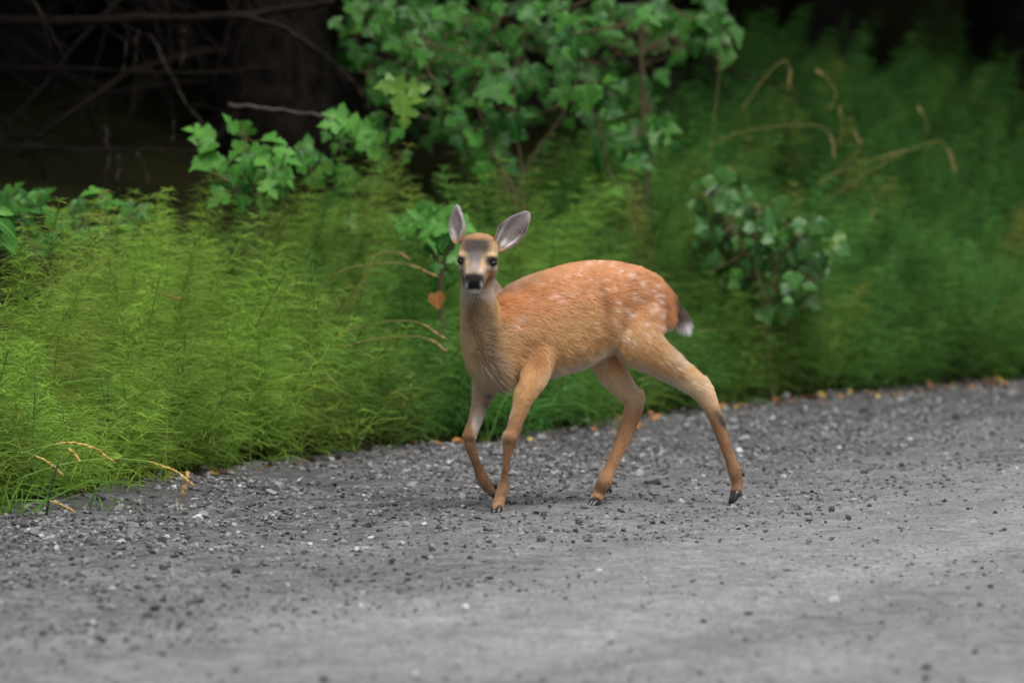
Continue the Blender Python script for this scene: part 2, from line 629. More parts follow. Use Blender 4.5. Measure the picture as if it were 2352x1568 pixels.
def build_deer():
    acc = Acc()
    nodes = []        # position, flow, part, hair length

    def loft(C, A1, A2, a, b, nseg=26, ex=2.2, aminus=None):
        ang = np.linspace(0, 2 * math.pi, nseg, endpoint=False)
        cs, sn = np.cos(ang), np.sin(ang)
        e = 2.0 / ex
        cx = np.sign(cs) * np.abs(cs) ** e
        sx = np.sign(sn) * np.abs(sn) ** e
        V = []
        for i in range(len(C)):
            aa = np.where(cx < 0, aminus[i] if aminus is not None else a[i], a[i])
            V.append(C[i] + (cx * aa)[:, None] * A1[i] + (sx * b[i])[:, None] * A2[i])
        V = np.vstack(V)
        F = []
        n = nseg
        for i in range(len(C) - 1):
            for j in range(n):
                p, q = i * n + j, i * n + (j + 1) % n
                F.append((p, q, q + n, p + n))
        F.append(tuple(range(n - 1, -1, -1)))
        F.append(tuple(range((len(C) - 1) * n, len(C) * n)))
        acc.add(V, F)

    # --- torso: x, top, bottom, half width
    T = np.array([(1098, 752, 842, .030), (1112, 715, 862, .052), (1138, 680, 868, .068), (1178, 655, 877, .084), (1225, 633, 871, .095),
                  (1275, 617, 859, .103), (1325, 604, 843, .106), (1375, 599, 817, .103), (1425, 604, 795, .098), (1465, 612, 786, .090),
                  (1498, 630, 770, .072), (1520, 655, 755, .050), (1532, 682, 735, .025)], float)
    T = crom(T, 4)
    C = np.array([at(x, (t + b) / 2, axisY(x)) for x, t, b, w in T])
    hz = (T[:, 2] - T[:, 1]) / 2 / PXM
    up = np.tile([0, 0, 1.0], (len(T), 1))
    lat = np.tile(LAT, (len(T), 1))
    loft(C, up, lat, hz, T[:, 3], 36, 2.25)
    for c, h, w in zip(C, hz, T[:, 3]):
        for k in (-0.6, 0, 0.6):
            for l in (-0.5, 0.5):
                nodes.append((c + np.array([0, 0, k * h]) + LAT * l * w, G0 * 0.9 + np.array([0, 0, -0.35]), 'torso', 0.0165))

    # --- limbs and neck, from outlines measured in the photograph: x, y, depth, half width, half depth
    def limb(rows, part, flow_sign, hair, per=5, nseg=22):
        Rr = crom(np.array(rows, float), per)
        C = np.array([at(x, y, Y) for x, y, Y, _, _ in Rr])
        Tn = unit(np.gradient(C, axis=0))
        A1 = unit(np.stack([-Tn[:, 2], 0 * Tn[:, 0], Tn[:, 0]], -1))
        A2 = np.cross(Tn, A1)
        thin = (1.5 / PXM) * smooth01(C[:, 2], .36, .28) if part.startswith('leg') else 0
        loft(C, A1, A2, Rr[:, 3] / PXM - thin, Rr[:, 4] - thin, nseg, 2.0)
        for c, t in zip(C, Tn):
            hh = hair + (.008 * float(smooth01(c[2], .27, .38)) if part.startswith('leg') else 0)
            nodes.append((c, t * flow_sign + (G0 * .8 * float(smooth01(c[2], .33, .48)) if part.startswith('leg') else 0), part, hh))
        return C

    limb([(1096, 610, .015, 35, .040), (1097, 650, .010, 35, .045), (1098, 690, .010, 38, .050), (1103, 735, .018, 44, .060), (1113, 780, .035, 51, .072),
          (1130, 822, .060, 58, .082), (1150, 850, .085, 50, .070)], 'neck', 1, 0.013)
    # nape from the poll back to the withers
    limb([(1104, 590, .05, 22, .035), (1106, 640, .08, 26, .042), (1130, 700, .10, 42, .055), (1172, 745, .11, 58, .06)], 'neck', 1, 0.014)
    gy = lambda x, y: float(ground_pt(x, y)[1])
    nf = gy(1145, 1177)
    front_near = limb([(1225, 700, .135, 42, .036), (1234, 745, .092, 47, .040), (1238, 795, .070, 44, .040), (1232, 845, .038, 36, .040), (1222, 876, .014, 28, .034), (1206, 910, .004, 22, .028),
                       (1192, 947, .000, 19, .023), (1181, 982, -.004, 17.5, .021), (1172, 1010, -.006, 16.5, .021), (1167, 1032, -.004, 12.5, .017),
                       (1163, 1062, .0, 9, .0120), (1159, 1098, nf * .6, 10, .0120), (1155, 1122, nf * .8, 14, .0155), (1148, 1146, nf - .005, 14, .017),
                       (1141, 1173, nf - .014, 16, .018)], 'leg_nf', 1, 0.006)
    limb([(1128, 760, .13, 40, .045), (1122, 810, .13, 36, .042), (1116, 855, .125, 28, .036), (1111, 890, .12, 24, .030), (1102, 931, .11, 20, .025),
          (1092, 965, .095, 17.5, .022), (1081, 996, .080, 16, .021), (1079, 1018, .078, 14, .018), (1086, 1043, .090, 11.5, .0135), (1098, 1075, .115, 11.5, .013),
          (1109, 1100, .135, 15, .016), (1121, 1118, .155, 14, .016), (1131, 1129, .175, 11, .015)], 'leg_ff', 1, 0.006)
    hf = gy(1367, 1163)
    limb([(1430, 700, .36, 60, .055), (1408, 760, .335, 56, .056), (1392, 805, .315, 46, .050), (1404, 847, .310, 36, .042), (1427, 883, .312, 29, .032),
          (1448, 910, .315, 25, .026), (1456, 930, .312, 24, .023), (1448, 960, .303, 22, .021), (1434, 1000, .288, 19.5, .019), (1415, 1045, .262, 16, .0165),
          (1399, 1080, .24, 15.5, .0155), (1388, 1105, .225, 18, .018), (1377, 1128, hf + .012, 15.5, .018), (1370, 1148, hf, 14.5, .018)], 'leg_fh', 1, 0.006)
    hn = gy(1686, 1157)
    limb([(1445, 640, .330, 42, .038), (1450, 688, .274, 60, .052), (1458, 737, .232, 66, .060), (1468, 785, .214, 58, .056), (1500, 818, .226, 44, .046), (1538, 845, .25, 32, .037),
          (1574, 869, .262, 26, .030), (1603, 888, .272, 26, .027), (1622, 911, .278, 23.5, .023), (1636, 940, .283, 19.5, .020), (1650, 975, .290, 17, .018),
          (1664, 1016, .297, 15, .0165), (1677, 1052, .303, 14, .0155), (1687, 1080, .307, 16.5, .018), (1692, 1104, hn, 14.5, .0175), (1693, 1128, hn, 13, .0165)],
         'leg_nh', 1, 0.006)
    # tail
    tail = limb([(1516, 662, .335, 19, .020), (1538, 690, .350, 18, .019), (1553, 716, .362, 16, .018), (1566, 738, .368, 14, .015), (1575, 752, .37, 10, .011)],
                'tail', 1, 0.017)

    # --- head in its own frame: x side, s forward, z up
    f = unit(np.array([-0.075, -math.cos(math.radians(30)), -math.sin(math.radians(30))]))
    r = unit(RGT - (RGT @ f) * f)
    r = unit(r + np.array([0, 0, -0.02]))
    u = np.cross(f, r) * 1.0
    O = at(1088, 655, -0.150) - f * 0.205
    head = lambda x, s, z: O + r * x + f * s + u * z
    H = np.array([(-.035, -.004, .026, .016, .040), (-.015, 0, .039, .024, .055), (.01, .001, .0470, .0285, .066), (.035, .001, .0505, .0315, .068), (.06, 0, .0515, .0325, .062),
                  (.080, -.001, .0485, .0325, .056), (.098, -.001, .0385, .030, .050), (.125, 0, .0325, .028, .045), (.155, .001, .0285, .026, .042),
                  (.175, .002, .0270, .0235, .0410), (.190, .003, .0245, .020, .038), (.199, .003, .0200, .0150, .028), (.206, .003, .012, .008, .012)])
    H = crom(H, 4)
    C = np.array([head(0, s, z) for s, z, *_ in H])
    n = len(H)
    loft(C, np.tile(u, (n, 1)), np.tile(r, (n, 1)), H[:, 3], H[:, 2], 36, 2.75, aminus=H[:, 4])
    for c, h in zip(C, H):
        for k in (-0.7, 0, 0.7):
            for l in (-0.6, 0.6):
                nodes.append((c + u * k * h[3] + r * l * h[2], -f * 0.9 - u * 0.15, 'head', 0.0045 if h[0] > .06 else 0.009))

    def ball(c, rad, sq=(1, 1, 1), nu=14, nv=9):
        V, F = [], []
        for i in range(nv + 1):
            th = math.pi * i / nv
            for j in range(nu):
                ph = 2 * math.pi * j / nu
                V.append(c + rad * (r * sq[0] * math.sin(th) * math.cos(ph) + f * sq[1] * math.sin(th) * math.sin(ph) + u * sq[2] * math.cos(th)))
        for i in range(nv):
            for j in range(nu):
                a, b = i * nu + j, i * nu + (j + 1) % nu
                F.append((a, a + nu, b + nu, b))
        return np.array(V), F
    for sx in (-1, 1):
        V, F = ball(head(sx * .039, .077, .0145), .0155, (0.9, 1.3, 0.8))          # brow
        acc.add(V, F)
        V, F = ball(head(sx * .038, .075, -.024), .0165, (0.8, 1.6, 1.0))        # cheekbone
        acc.add(V, F)
        V, F = ball(head(sx * .029, .048, -.046), .0260, (0.9, 1.3, 1.0))        # jaw
        acc.add(V, F)
        V, F = ball(head(sx * .014, .182, .004), .0135, (0.9, 1.2, 0.9))         # nostril wings
        acc.add(V, F)
    for (bx_, by_, bY, br) in ((1613, 879, .277, .0195), (1625, 891, .279, .0165), (1466, 907, .322, .0175), (1470, 916, .320, .0150), (1171, 1003, -.012, .0205), (1079, 1000, .073, .0195)):
        V, F = ball(at(bx_, by_, bY), br)
        acc.add(V, F)
    src = bpy.data.objects.new('deer_source', acc.mesh('deer_source'))
    COL.objects.link(src)
    md = src.modifiers.new('r', 'REMESH')
    md.mode = 'VOXEL'
    md.voxel_size = 0.0042
    md.use_smooth_shade = True
    sm = src.modifiers.new('s', 'SMOOTH')
    sm.factor = 0.5
    sm.iterations = 6
    dg = bpy.context.evaluated_depsgraph_get()
    ev = src.evaluated_get(dg)
    me = bpy.data.meshes.new_from_object(ev)
    sme = src.data
    bpy.data.objects.remove(src)
    bpy.data.meshes.remove(sme)
    V = np.empty(len(me.vertices) * 3)
    me.vertices.foreach_get('co', V)
    V = V.reshape(-1, 3)
    me.calc_loop_triangles()
    F = np.empty(len(me.loop_triangles) * 3, np.int32)
    me.loop_triangles.foreach_get('vertices', F)
    F = F.reshape(-1, 3)
    bpy.data.meshes.remove(me)
    # soften shoulder and haunch into the trunk
    E = np.concatenate([F[:, [0, 1]], F[:, [1, 2]], F[:, [2, 0]]])
    deg = np.zeros(len(V))
    np.add.at(deg, E[:, 0], 1)
    np.add.at(deg, E[:, 1], 1)
    soft = (smooth01(V[:, 2], .315, .40) * smooth01(V[:, 0], float(at(1150, 700, .1)[0]), float(at(1195, 700, .1)[0])))[:, None] * .6
    for _ in range(34):
        S = np.zeros_like(V)
        np.add.at(S, E[:, 0], V[E[:, 1]])
        np.add.at(S, E[:, 1], V[E[:, 0]])
        V = V + soft * (S / deg[:, None] - V)

    # --- ears: cupped shells that grow out of the skull
    def ear(base, tip, openn, wmax, prof):
        D = tip - base
        L = np.linalg.norm(D)
        D = D / L
        Nn = unit(openn - (openn @ D) * D)
        W = np.cross(D, Nn)
        ts = np.linspace(0, 1, 20)
        m = 13
        Vi, Vo = [], []
        for t in ts:
            w = wmax * np.interp(t, [p[0] for p in prof], [p[1] for p in prof])
            fm = math.radians(np.interp(t, [0, .3, 1], [125, 75, 40]))
            Rr = w / max(math.sin(min(fm, math.pi / 2)), .2)
            th = 0.0022 * (1 - 0.5 * t)
            for ph in np.linspace(-fm, fm, m):
                p = base + D * L * t + W * Rr * math.sin(ph) + Nn * (Rr * (1 - math.cos(ph)) - w * .5 * (1 - t))
                nin = -W * math.sin(ph) + Nn * math.cos(ph)
                Vi.append(p + nin * th)
                Vo.append(p - nin * th)
        k = len(ts)
        Vv = np.vstack([Vi, Vo])
        Ff = []
        o2 = k * m
        for i in range(k - 1):
            for j in range(m - 1):
                a = i * m + j
                Ff += [(a, a + 1, a + m + 1), (a, a + m + 1, a + m)]
                Ff += [(o2 + a, o2 + a + m + 1, o2 + a + 1), (o2 + a, o2 + a + m, o2 + a + m + 1)]
        for i in range(k - 1):
            for j in (0, m - 1):
                a = i * m + j
                Ff += [(a, a + m, o2 + a + m), (a, o2 + a + m, o2 + a)]
        for j in range(m - 1):
            a = (k - 1) * m + j
            Ff += [(a, a + 1, o2 + a + 1), (a, o2 + a + 1, o2 + a)]
        tt = np.repeat(ts, m)
        vv = np.tile(np.linspace(-1, 1, m), k)
        return Vv, np.array(Ff), D, np.concatenate([tt, tt]), np.concatenate([vv, vv]), np.concatenate([np.ones(k * m), np.zeros(k * m)])

    hy = float(head(0, .02, 0)[1])
    ears = []
    pr = [(0, .42), (.15, .62), (.35, .95), (.5, 1), (.7, .82), (.86, .5), (.95, .36), (1, .14)]
    ears.append(ear(at(1139, 572, hy + .012), at(1213, 490, hy + .028), np.array([0.12, -1, 0.25]), .0335, pr))
    ears.append(ear(at(1057, 558, hy + .014), at(1050, 474, hy + .040), np.array([-0.75, -0.75, 0.0]), .0275, pr))
    nb = len(V)
    part_ear = np.zeros(nb)
    VV, FF = [V], [F]
    et, evv, ein, eD, eid = [np.zeros(nb)], [np.zeros(nb)], [np.zeros(nb)], [np.zeros((nb, 3))], [np.zeros(nb)]
    off = nb
    for k, (ev_, ef_, D, tt, vv, inn) in enumerate(ears):
        VV.append(ev_)
        FF.append(ef_ + off)
        off += len(ev_)
        et.append(tt)
        evv.append(vv)
        ein.append(inn)
        eD.append(np.tile(D, (len(ev_), 1)))
        eid.append(np.full(len(ev_), k + 1))
    V, F = np.vstack(VV), np.vstack(FF)
    et, evv, ein, eD, eid = map(np.concatenate, (et, evv, ein, eD, eid))

    # --- normals
    fn = np.cross(V[F[:, 1]] - V[F[:, 0]], V[F[:, 2]] - V[F[:, 0]])
    VN = np.zeros_like(V)
    for k in range(3):
        np.add.at(VN, F[:, k], fn)
    VN = unit(VN)

    # --- flow, hair length, part weights from the nearest skeleton nodes
    NP = np.array([n[0] for n in nodes])
    NF = unit(np.array([n[1] for n in nodes]))
    names = sorted({n[2] for n in nodes})
    NI = np.array([names.index(n[2]) for n in nodes])
    NL = np.array([n[3] for n in nodes])

    def fields(P):
        flow = np.zeros_like(P)
        ln = np.zeros(len(P))
        pw = np.zeros((len(P), len(names)))
        for s in range(0, len(P), 4000):
            q = P[s:s + 4000]
            d2 = ((q[:, None, :] - NP[None]) ** 2).sum(-1)
            k = np.argpartition(d2, 8, axis=1)[:, :8]
            w = 1.0 / (np.take_along_axis(d2, k, 1) + 1e-5) ** 1.6
            w /= w.sum(1, keepdims=True)
            flow[s:s + 4000] = (NF[k] * w[..., None]).sum(1)
            ln[s:s + 4000] = (NL[k] * w).sum(1)
            for j in range(8):
                np.add.at(pw, (np.arange(s, s + len(q)), NI[k[:, j]]), w[:, j])
        return unit(flow), ln, {nm: pw[:, i] for i, nm in enumerate(names)}

    spots = [(1296, 633, 5), (1326, 630, 5), (1345, 611, 5), (1372, 606, 5), (1400, 611, 4), (1262, 642, 5), (1240, 655, 4), (1290, 695, 6), (1322, 672, 4),
             (1190, 731, 7), (1182, 748, 6), (1350, 645, 4), (1425, 622, 5), (1448, 633, 5), (1215, 690, 4), (1268, 682, 5), (1310, 655, 4), (1385, 640, 4)]
    rs = random.Random(5)
    spots += [(rs.uniform(1408, 1520), rs.uniform(650, 780), rs.uniform(3, 6)) for _ in range(46)]
    spots += [(rs.uniform(1230, 1400), rs.uniform(620, 700), rs.uniform(2.5, 4)) for _ in range(16)]

    def colour(P, NRM, pw, t_e, v_e, in_e, id_e):
        n = len(P)
        px, py = proj(P)
        px = px + 7 * vnoise(P, 40, 1)
        py = py + 7 * vnoise(P, 40, 2)
        z = P[:, 2]
        g = lambda c: np.array(c, float)[None, :]
        mixc = lambda a, b, t: a + (b - a) * np.clip(t, 0, 1)[:, None]
        rust, tan, pale, cream = g((.540, .225, .085)), g((.60, .335, .135)), g((.68, .50, .31)), g((.88, .70, .56))
        c = np.repeat(rust, n, 0)
        # torso: rust above, tan on the flank, pale below
        topy = np.interp(px, T[:, 0], T[:, 1])
        boty = np.interp(px, T[:, 0], T[:, 2])
        boty = np.where(px > 1395, np.maximum(boty, 870), boty)
        h = (py - topy) / np.maximum(boty - topy, 20)
        c = mixc(c, tan, smooth01(h, .25, .65))
        c = mixc(c, pale, smooth01(h, .88, 1.03) * 0.8 * smooth01(px, 1225, 1275))
        c = c * (1 + .16 * fbm(P, 9, 2, 44))[:, None]
        c = mixc(c, g((.30, .12, .05)), smooth01(vnoise(P * np.array([1, 1, 2.2]), 34, 47), .15, .7) * smooth01(px, 1385, 1420) * smooth01(py, 800, 760) * .55)
        low = smooth01(-NRM[:, 2], .45, .9)
        c = mixc(c, g((.55, .45, .33)), low * .7)
        # dusky withers and saddle line
        c = mixc(c, g((.30, .17, .10)), smooth01(h, .16, 0) * smooth01(px, 1300, 1180) * .7)
        # redder behind the elbow; fold before the haunch mixes coat colour and painted shade
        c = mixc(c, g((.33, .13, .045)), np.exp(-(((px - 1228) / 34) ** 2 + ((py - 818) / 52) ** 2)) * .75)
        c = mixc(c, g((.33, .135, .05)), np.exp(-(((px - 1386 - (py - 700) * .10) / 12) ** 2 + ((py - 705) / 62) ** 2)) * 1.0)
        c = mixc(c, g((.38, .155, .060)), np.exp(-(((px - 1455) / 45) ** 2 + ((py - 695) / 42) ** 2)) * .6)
        sp = np.zeros(n)
        for (sx, sy, sr) in spots:
            sp = np.maximum(sp, np.exp(-(((px - sx) / (sr * 1.25)) ** 2 + ((py - sy) / sr) ** 2) * 1.2))
        c = mixc(c, cream, sp * np.where(px > 1400, .75, .45))
        # neck: dusky brown throat with paler sides, grey chest
        ctr = np.interp(py, [650, 700, 760, 820, 880], [1092, 1096, 1105, 1125, 1150])
        nk = mixc(np.repeat(g((.165, .100, .050)), n, 0), g((.47, .30, .135)), smooth01(np.abs(px - ctr), 14, 46))
        nk = mixc(nk, g((.40, .34, .27)), smooth01(py, 700, 672) * .7)
        nk = mixc(nk, g((.36, .28, .205)), smooth01(py, 800, 870) * .5)
        nw = np.clip(np.clip(pw['neck'] * 1.4, 0, 1) + smooth01(px, 1190, 1130) * smooth01(py, 660, 700) * (1 - pw['head']), 0, 1) * smooth01(px - np.interp(py, [650, 720, 800, 880], [1140, 1150, 1178, 1195]), 18, -18)
        c = mixc(c, nk, nw)
        # legs
        lb = g((.285, .148, .072))
        for L in ('leg_nf', 'leg_ff', 'leg_fh', 'leg_nh'):
            zl = smooth01(z, .33, .23)
            lc = np.repeat(lb, n, 0)
            lc = mixc(lc, g((.35, .195, .105)), smooth01(z, .12, .03))
            if L == 'leg_ff':
                lc = mixc(lc, g((.55, .47, .41)), smooth01(px - np.interp(py, [880, 931, 965, 1000], [1100, 1093, 1088, 1090]), -4, 8) * smooth01(z, .17, .22))
                lc = mixc(lc, g((.20, .15, .12)), smooth01(z, .25, .31))
            if L == 'leg_nf':
                lc = mixc(lc, g((.55, .43, .34)), smooth01(np.interp(py, [867, 947, 1000], [1214, 1182, 1158]) - px, -3, 9) * smooth01(z, .16, .24))
            if L == 'leg_fh':
                lc = mixc(lc, g((.58, .46, .34)), smooth01(np.interp(py, [800, 845, 912, 960], [1385, 1385, 1428, 1425]) - px, -10, 12) * smooth01(z, .21, .28))
                lc = mixc(lc, g((.26, .12, .05)), smooth01(px - np.interp(py, [800, 858, 920, 1000], [1415, 1415, 1462, 1452]), -4, 12) * smooth01(z, .16, .24))
            if L == 'leg_nh':
                lc = mixc(lc, g((.52, .295, .13)), smooth01(z, .24, .32))
                lo = np.interp(px, [1408, 1440, 1494, 1530, 1570, 1604], [803, 838, 857, 881, 913, 954])
                lc = mixc(lc, g((.72, .60, .46)), smooth01(py - lo, -26, -8) * smooth01(px, 1640, 1560))
                lc = mixc(lc, g((.045, .032, .028)), np.exp(-(((px - 1655 - (py - 962) * .42) / 9.5) ** 4 + ((py - 962) / 22) ** 4)) * 1.3)
            lc = lc * (1 + .18 * fbm(P, 28, 2, 14))[:, None]
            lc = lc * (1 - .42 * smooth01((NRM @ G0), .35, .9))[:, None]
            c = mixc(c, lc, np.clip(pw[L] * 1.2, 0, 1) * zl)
        # buttock pale rear edge
        c = mixc(c, g((.66, .50, .34)), smooth01(px, 1515, 1550) * smooth01(py, 730, 760) * smooth01(py, 850, 820) * .8)
        # tail
        tw = np.clip(pw['tail'] * 1.3, 0, 1) * smooth01(px, 1522, 1534)
        tc = mixc(np.repeat(g((.050, .032, .026)), n, 0), g((.85, .83, .80)), smooth01(py, 722, 736))
        c = mixc(c, tc, tw)
        # head, painted in the head's own frame
        q = P - O
        x, s, zz = q @ r, q @ f, q @ u
        x = x + .002 * vnoise(P, 120, 5)
        s = s + .002 * vnoise(P, 120, 6)
        ax = np.abs(x)
        hc = np.repeat(g((.31, .18, .09)), n, 0)
        hx, hy = proj(P)
        hx = hx + 1.6 * vnoise(P, 150, 5)
        hy = hy + 1.6 * vnoise(P, 150, 6)
        facing = smooth01(NRM @ -ray(1092, 600), -.15, .15)
        marks = [(1095, 548, 46, 10, (.52, .26, .11), 1, 2), (1130, 570, 9, 12, (.58, .36, .18), .9, 2), (1054, 572, 8, 12, (.58, .36, .18), .9, 2),
                 (1094, 572, 33, 22, (.045, .034, .028), 1.2, 4), (1092, 592, 17, 15, (.115, .100, .092), 1.1, 3), (1090, 613, 11, 15, (.27, .25, .235), 1, 2),
                 (1058, 585, 12, 6, (.66, .46, .24), 1, 2), (1129, 586, 14, 6, (.66, .46, .24), 1, 2), (1071, 607, 6, 15, (.48, .32, .17), .9, 2), (1109, 607, 6, 15, (.48, .32, .17), .9, 2),
                 (1056, 613, 9, 5, (.55, .49, .42), .9, 2), (1128, 616, 11, 5, (.55, .49, .42), .9, 2), (1058, 624, 10, 6, (.17, .10, .06), .9, 2), (1127, 624, 10, 6, (.17, .10, .06), .9, 2),
                 (1071, 631, 5, 13, (.66, .53, .42), .95, 2), (1104, 630, 6, 13, (.66, .53, .42), .95, 2), (1058, 650, 12, 15, (.23, .135, .07), .85, 2), (1129, 650, 15, 17, (.23, .13, .07), .85, 2),
                 (1088.5, 646, 23, 18, (.016, .014, .014), 1.3, 5), (1072.5, 655, 2.6, 7, (.60, .57, .54), 1, 2), (1104.5, 655, 2.6, 7, (.60, .57, .54), 1, 2),
                 (1088.5, 671, 19, 6, (.60, .57, .52), 1.2, 4), (1087.5, 674, 4, 1.4, (.05, .04, .04), .9, 2),
                 (1056, 598, 10.5, 9, (.010, .008, .007), 1.4, 3), (1129.5, 600, 13, 9, (.010, .008, .007), 1.4, 3)]
        for mx_, my_, rx_, ry_, cc_, st_, pw_ in marks:
            dd_ = np.abs((hx - mx_) / rx_) ** pw_ + np.abs((hy - my_) / ry_) ** pw_
            hc = mixc(hc, g(cc_), st_ * np.exp(-dd_ * (1.0 if pw_ == 2 else .9)) * facing)
        hw = smooth01(zz, -.082, -.060) * smooth01(s, -.040, -.012) * smooth01(ax, .080, .066)
        c = mixc(c, hc, hw)
        # ears
        vin = np.abs(v_e)
        e_in = mixc(np.repeat(g((.34, .30, .285)), n, 0), g((.82, .79, .76)), smooth01(np.sin(v_e * 9 + t_e * 5), .1, .8) * smooth01(t_e, .75, .3))
        e_in = mixc(e_in, g((.11, .07, .055)), np.exp(-(((v_e - .55) / .25) ** 2 + ((t_e - .55) / .2) ** 2)) * .9)
        e_in = mixc(e_in, g((.15, .09, .07)), np.exp(-(((v_e + .05) / .16) ** 2 + ((t_e - .42) / .16) ** 2)) * .7)
        e_in = mixc(e_in, g((.50, .47, .46)), smooth01(t_e, .80, .95) * .8)
        e_in = mixc(e_in, g((.05, .036, .03)), smooth01(vin, .86, .97) * smooth01(t_e, .99, .8) * (np.abs(vnoise(P, 60, 3)) + .25))
        e_out = mixc(np.repeat(g((.20, .155, .135)), n, 0), g((.36, .19, .09)), smooth01(t_e, .35, .05))
        ec = mixc(e_out, e_in, in_e)
        ec = np.where((id_e == 2)[:, None], mixc(ec, g((.40, .345, .335)), np.full(n, .6)), ec)
        ec = mixc(ec, g((.40, .22, .10)), smooth01(t_e, .16, .02) * .9)
        c = np.where((id_e > 0)[:, None], ec, c)
        return np.clip(c, .01, .95)

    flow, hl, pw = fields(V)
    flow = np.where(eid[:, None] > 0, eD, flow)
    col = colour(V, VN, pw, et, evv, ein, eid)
    root = empty('fawn', (float(at(1145, 1177, nf)[0]), nf, 0.0))
    tag(root, 'spotted reddish brown fawn walking across the gravel road, one forefoot raised', 'deer')
    org = np.array(root.location)

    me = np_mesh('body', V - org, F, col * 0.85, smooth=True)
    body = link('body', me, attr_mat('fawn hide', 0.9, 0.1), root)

    # --- fur
    tri = V[F]
    area = np.linalg.norm(np.cross(tri[:, 1] - tri[:, 0], tri[:, 2] - tri[:, 0]), axis=1) / 2
    cen = tri.mean(1)
    hw_t = pw['head'][F[:, 0]]
    dens = area * (1 + 1.6 * np.clip(hw_t, 0, 1) + 0.8 * (eid[F[:, 0]] > 0))
    # hairless: nose pad, hoof ends
    q = cen - O
    sN, zN, xN = q @ f, q @ u, np.abs(q @ r)
    bare = (sN > .186) & (zN > -.016) & (xN < .017) & (hw_t > .5)
    for sx in (-1, 1):
        de = np.sqrt((((q @ r) - sx * .0410) / 1.35) ** 2 + ((sN - .0900) / 1.0) ** 2 + ((zN - .0015) / .8) ** 2)
        bare |= de < .0120
    dens = np.where(bare, 0, dens)
    NH = 230000
    cdf = np.cumsum(dens)
    ti = np.searchsorted(cdf, rng.random(NH) * cdf[-1])
    ti = np.minimum(ti, len(F) - 1)
    u1, u2 = rng.random(NH), rng.random(NH)
    fl = u1 + u2 > 1
    u1, u2 = np.where(fl, 1 - u1, u1), np.where(fl, 1 - u2, u2)
    bw = np.stack([1 - u1 - u2, u1, u2], -1)
    ip = lambda A: (A[F[ti]] * (bw[..., None] if A.ndim == 2 else bw)).sum(1)
    P0, N0, T0, L0, C0 = ip(V), unit(ip(VN)), ip(flow), ip(hl), ip(col)
    T0 = unit(T0 - (T0 * N0).sum(1, keepdims=True) * N0 + rng.normal(size=T0.shape) * .10)
    E0 = eid[F[ti, 0]] > 0
    L0 = np.where(E0, .006, L0)
    px, py = proj(P0)
    back_thigh = smooth01(px, 1500, 1545) * smooth01(py, 690, 730) * smooth01(py, 880, 840)
    chest = np.exp(-(((px - 1150) / 45) ** 2 + ((py - 860) / 40) ** 2))
    belly = smooth01(-N0[:, 2], .2, .7) * pw['torso'][F[ti, 0]]
    L0 = L0 + .016 * back_thigh + .022 * chest + .010 * belly
    lift = .30 + .25 * rng.random(NH) + .45 * back_thigh + .2 * vnoise(P0, 25, 12)
    clump = np.stack([vnoise(P0, 60, k) for k in (21, 22, 23)], -1)
    L0 = L0 * rng.uniform(.65, 1.25, NH)
    d0 = unit(T0 + N0 * np.clip(lift, .12, 1.2)[:, None] + clump * .18)
    d1 = unit(T0 + N0 * (np.clip(lift, .12, 1.2) * .4)[:, None] + clump * .26 + np.array([0, 0, -.15]))
    k4 = np.array([0, .33, .67, 1.0])
    PT = np.stack([P0 - N0 * .001, P0 + d0 * (L0 * .35)[:, None], P0 + d0 * (L0 * .5)[:, None] + d1 * (L0 * .2)[:, None], P0 + d0 * (L0 * .5)[:, None] + d1 * (L0 * .5)[:, None]], 1)
    hc = bpy.data.hair_curves.new('fur')
    hc.add_curves([4] * NH)
    hc.attributes['position'].data.foreach_set('vector', (PT - org).astype(np.float32).ravel())
    ra = hc.attributes.get('radius') or hc.attributes.new('radius', 'FLOAT', 'POINT')
    rad = np.broadcast_to(np.array([.00042, .00038, .00027, .00006]), (NH, 4)) * rng.uniform(.7, 1.2, (NH, 1))
    ra.data.foreach_set('value', rad.astype(np.float32).ravel())
    ca = hc.attributes.new('Col', 'FLOAT_COLOR', 'CURVE')
    cc = np.ones((NH, 4), np.float32)
    cc[:, :3] = np.clip(C0 * rng.uniform(.82, 1.18, (NH, 1)) * (1 + .13 * vnoise(P0, 70, 31))[:, None], .008, .92)
    ca.data.foreach_set('color', cc.ravel())
    m, nt, b = mat_new('fawn fur')
    a = N(nt, 'ShaderNodeAttribute', attribute_name='Col')
    hb = N(nt, 'ShaderNodeBsdfHairPrincipled')
    hb.parametrization = 'COLOR'
    nt.links.new(a.outputs['Color'], hb.inputs['Color'])
    hb.inputs['Roughness'].default_value = .5
    hb.inputs['Radial Roughness'].default_value = .8
    df = N(nt, 'ShaderNodeBsdfDiffuse')
    nt.links.new(a.outputs['Color'], df.inputs['Color'])
    mx = N(nt, 'ShaderNodeMixShader')
    mx.inputs[0].default_value = .5
    nt.links.new(hb.outputs[0], mx.inputs[1])
    nt.links.new(df.outputs[0], mx.inputs[2])
    nt.links.new(mx.outputs[0], nt.nodes['Material Output'].inputs['Surface'])
    fo = bpy.data.objects.new('fur', hc)
    COL.objects.link(fo)
    hc.materials.append(m)
    fo.parent = root

    # --- eyes, nose, hooves
    eye_m, nt, b = mat_new('dark eye')
    b.inputs['Base Color'].default_value = (.006, .005, .005, 1)
    b.inputs['Roughness'].default_value = .06
    nose_m, nt, b = mat_new('wet nose')
    b.inputs['Base Color'].default_value = (.014, .013, .014, 1)
    b.inputs['Roughness'].default_value = .28
    b.inputs['Specular IOR Level'].default_value = .6
    horn_m, nt, b = mat_new('hoof horn')
    b.inputs['Base Color'].default_value = (.020, .018, .018, 1)
    b.inputs['Roughness'].default_value = .38
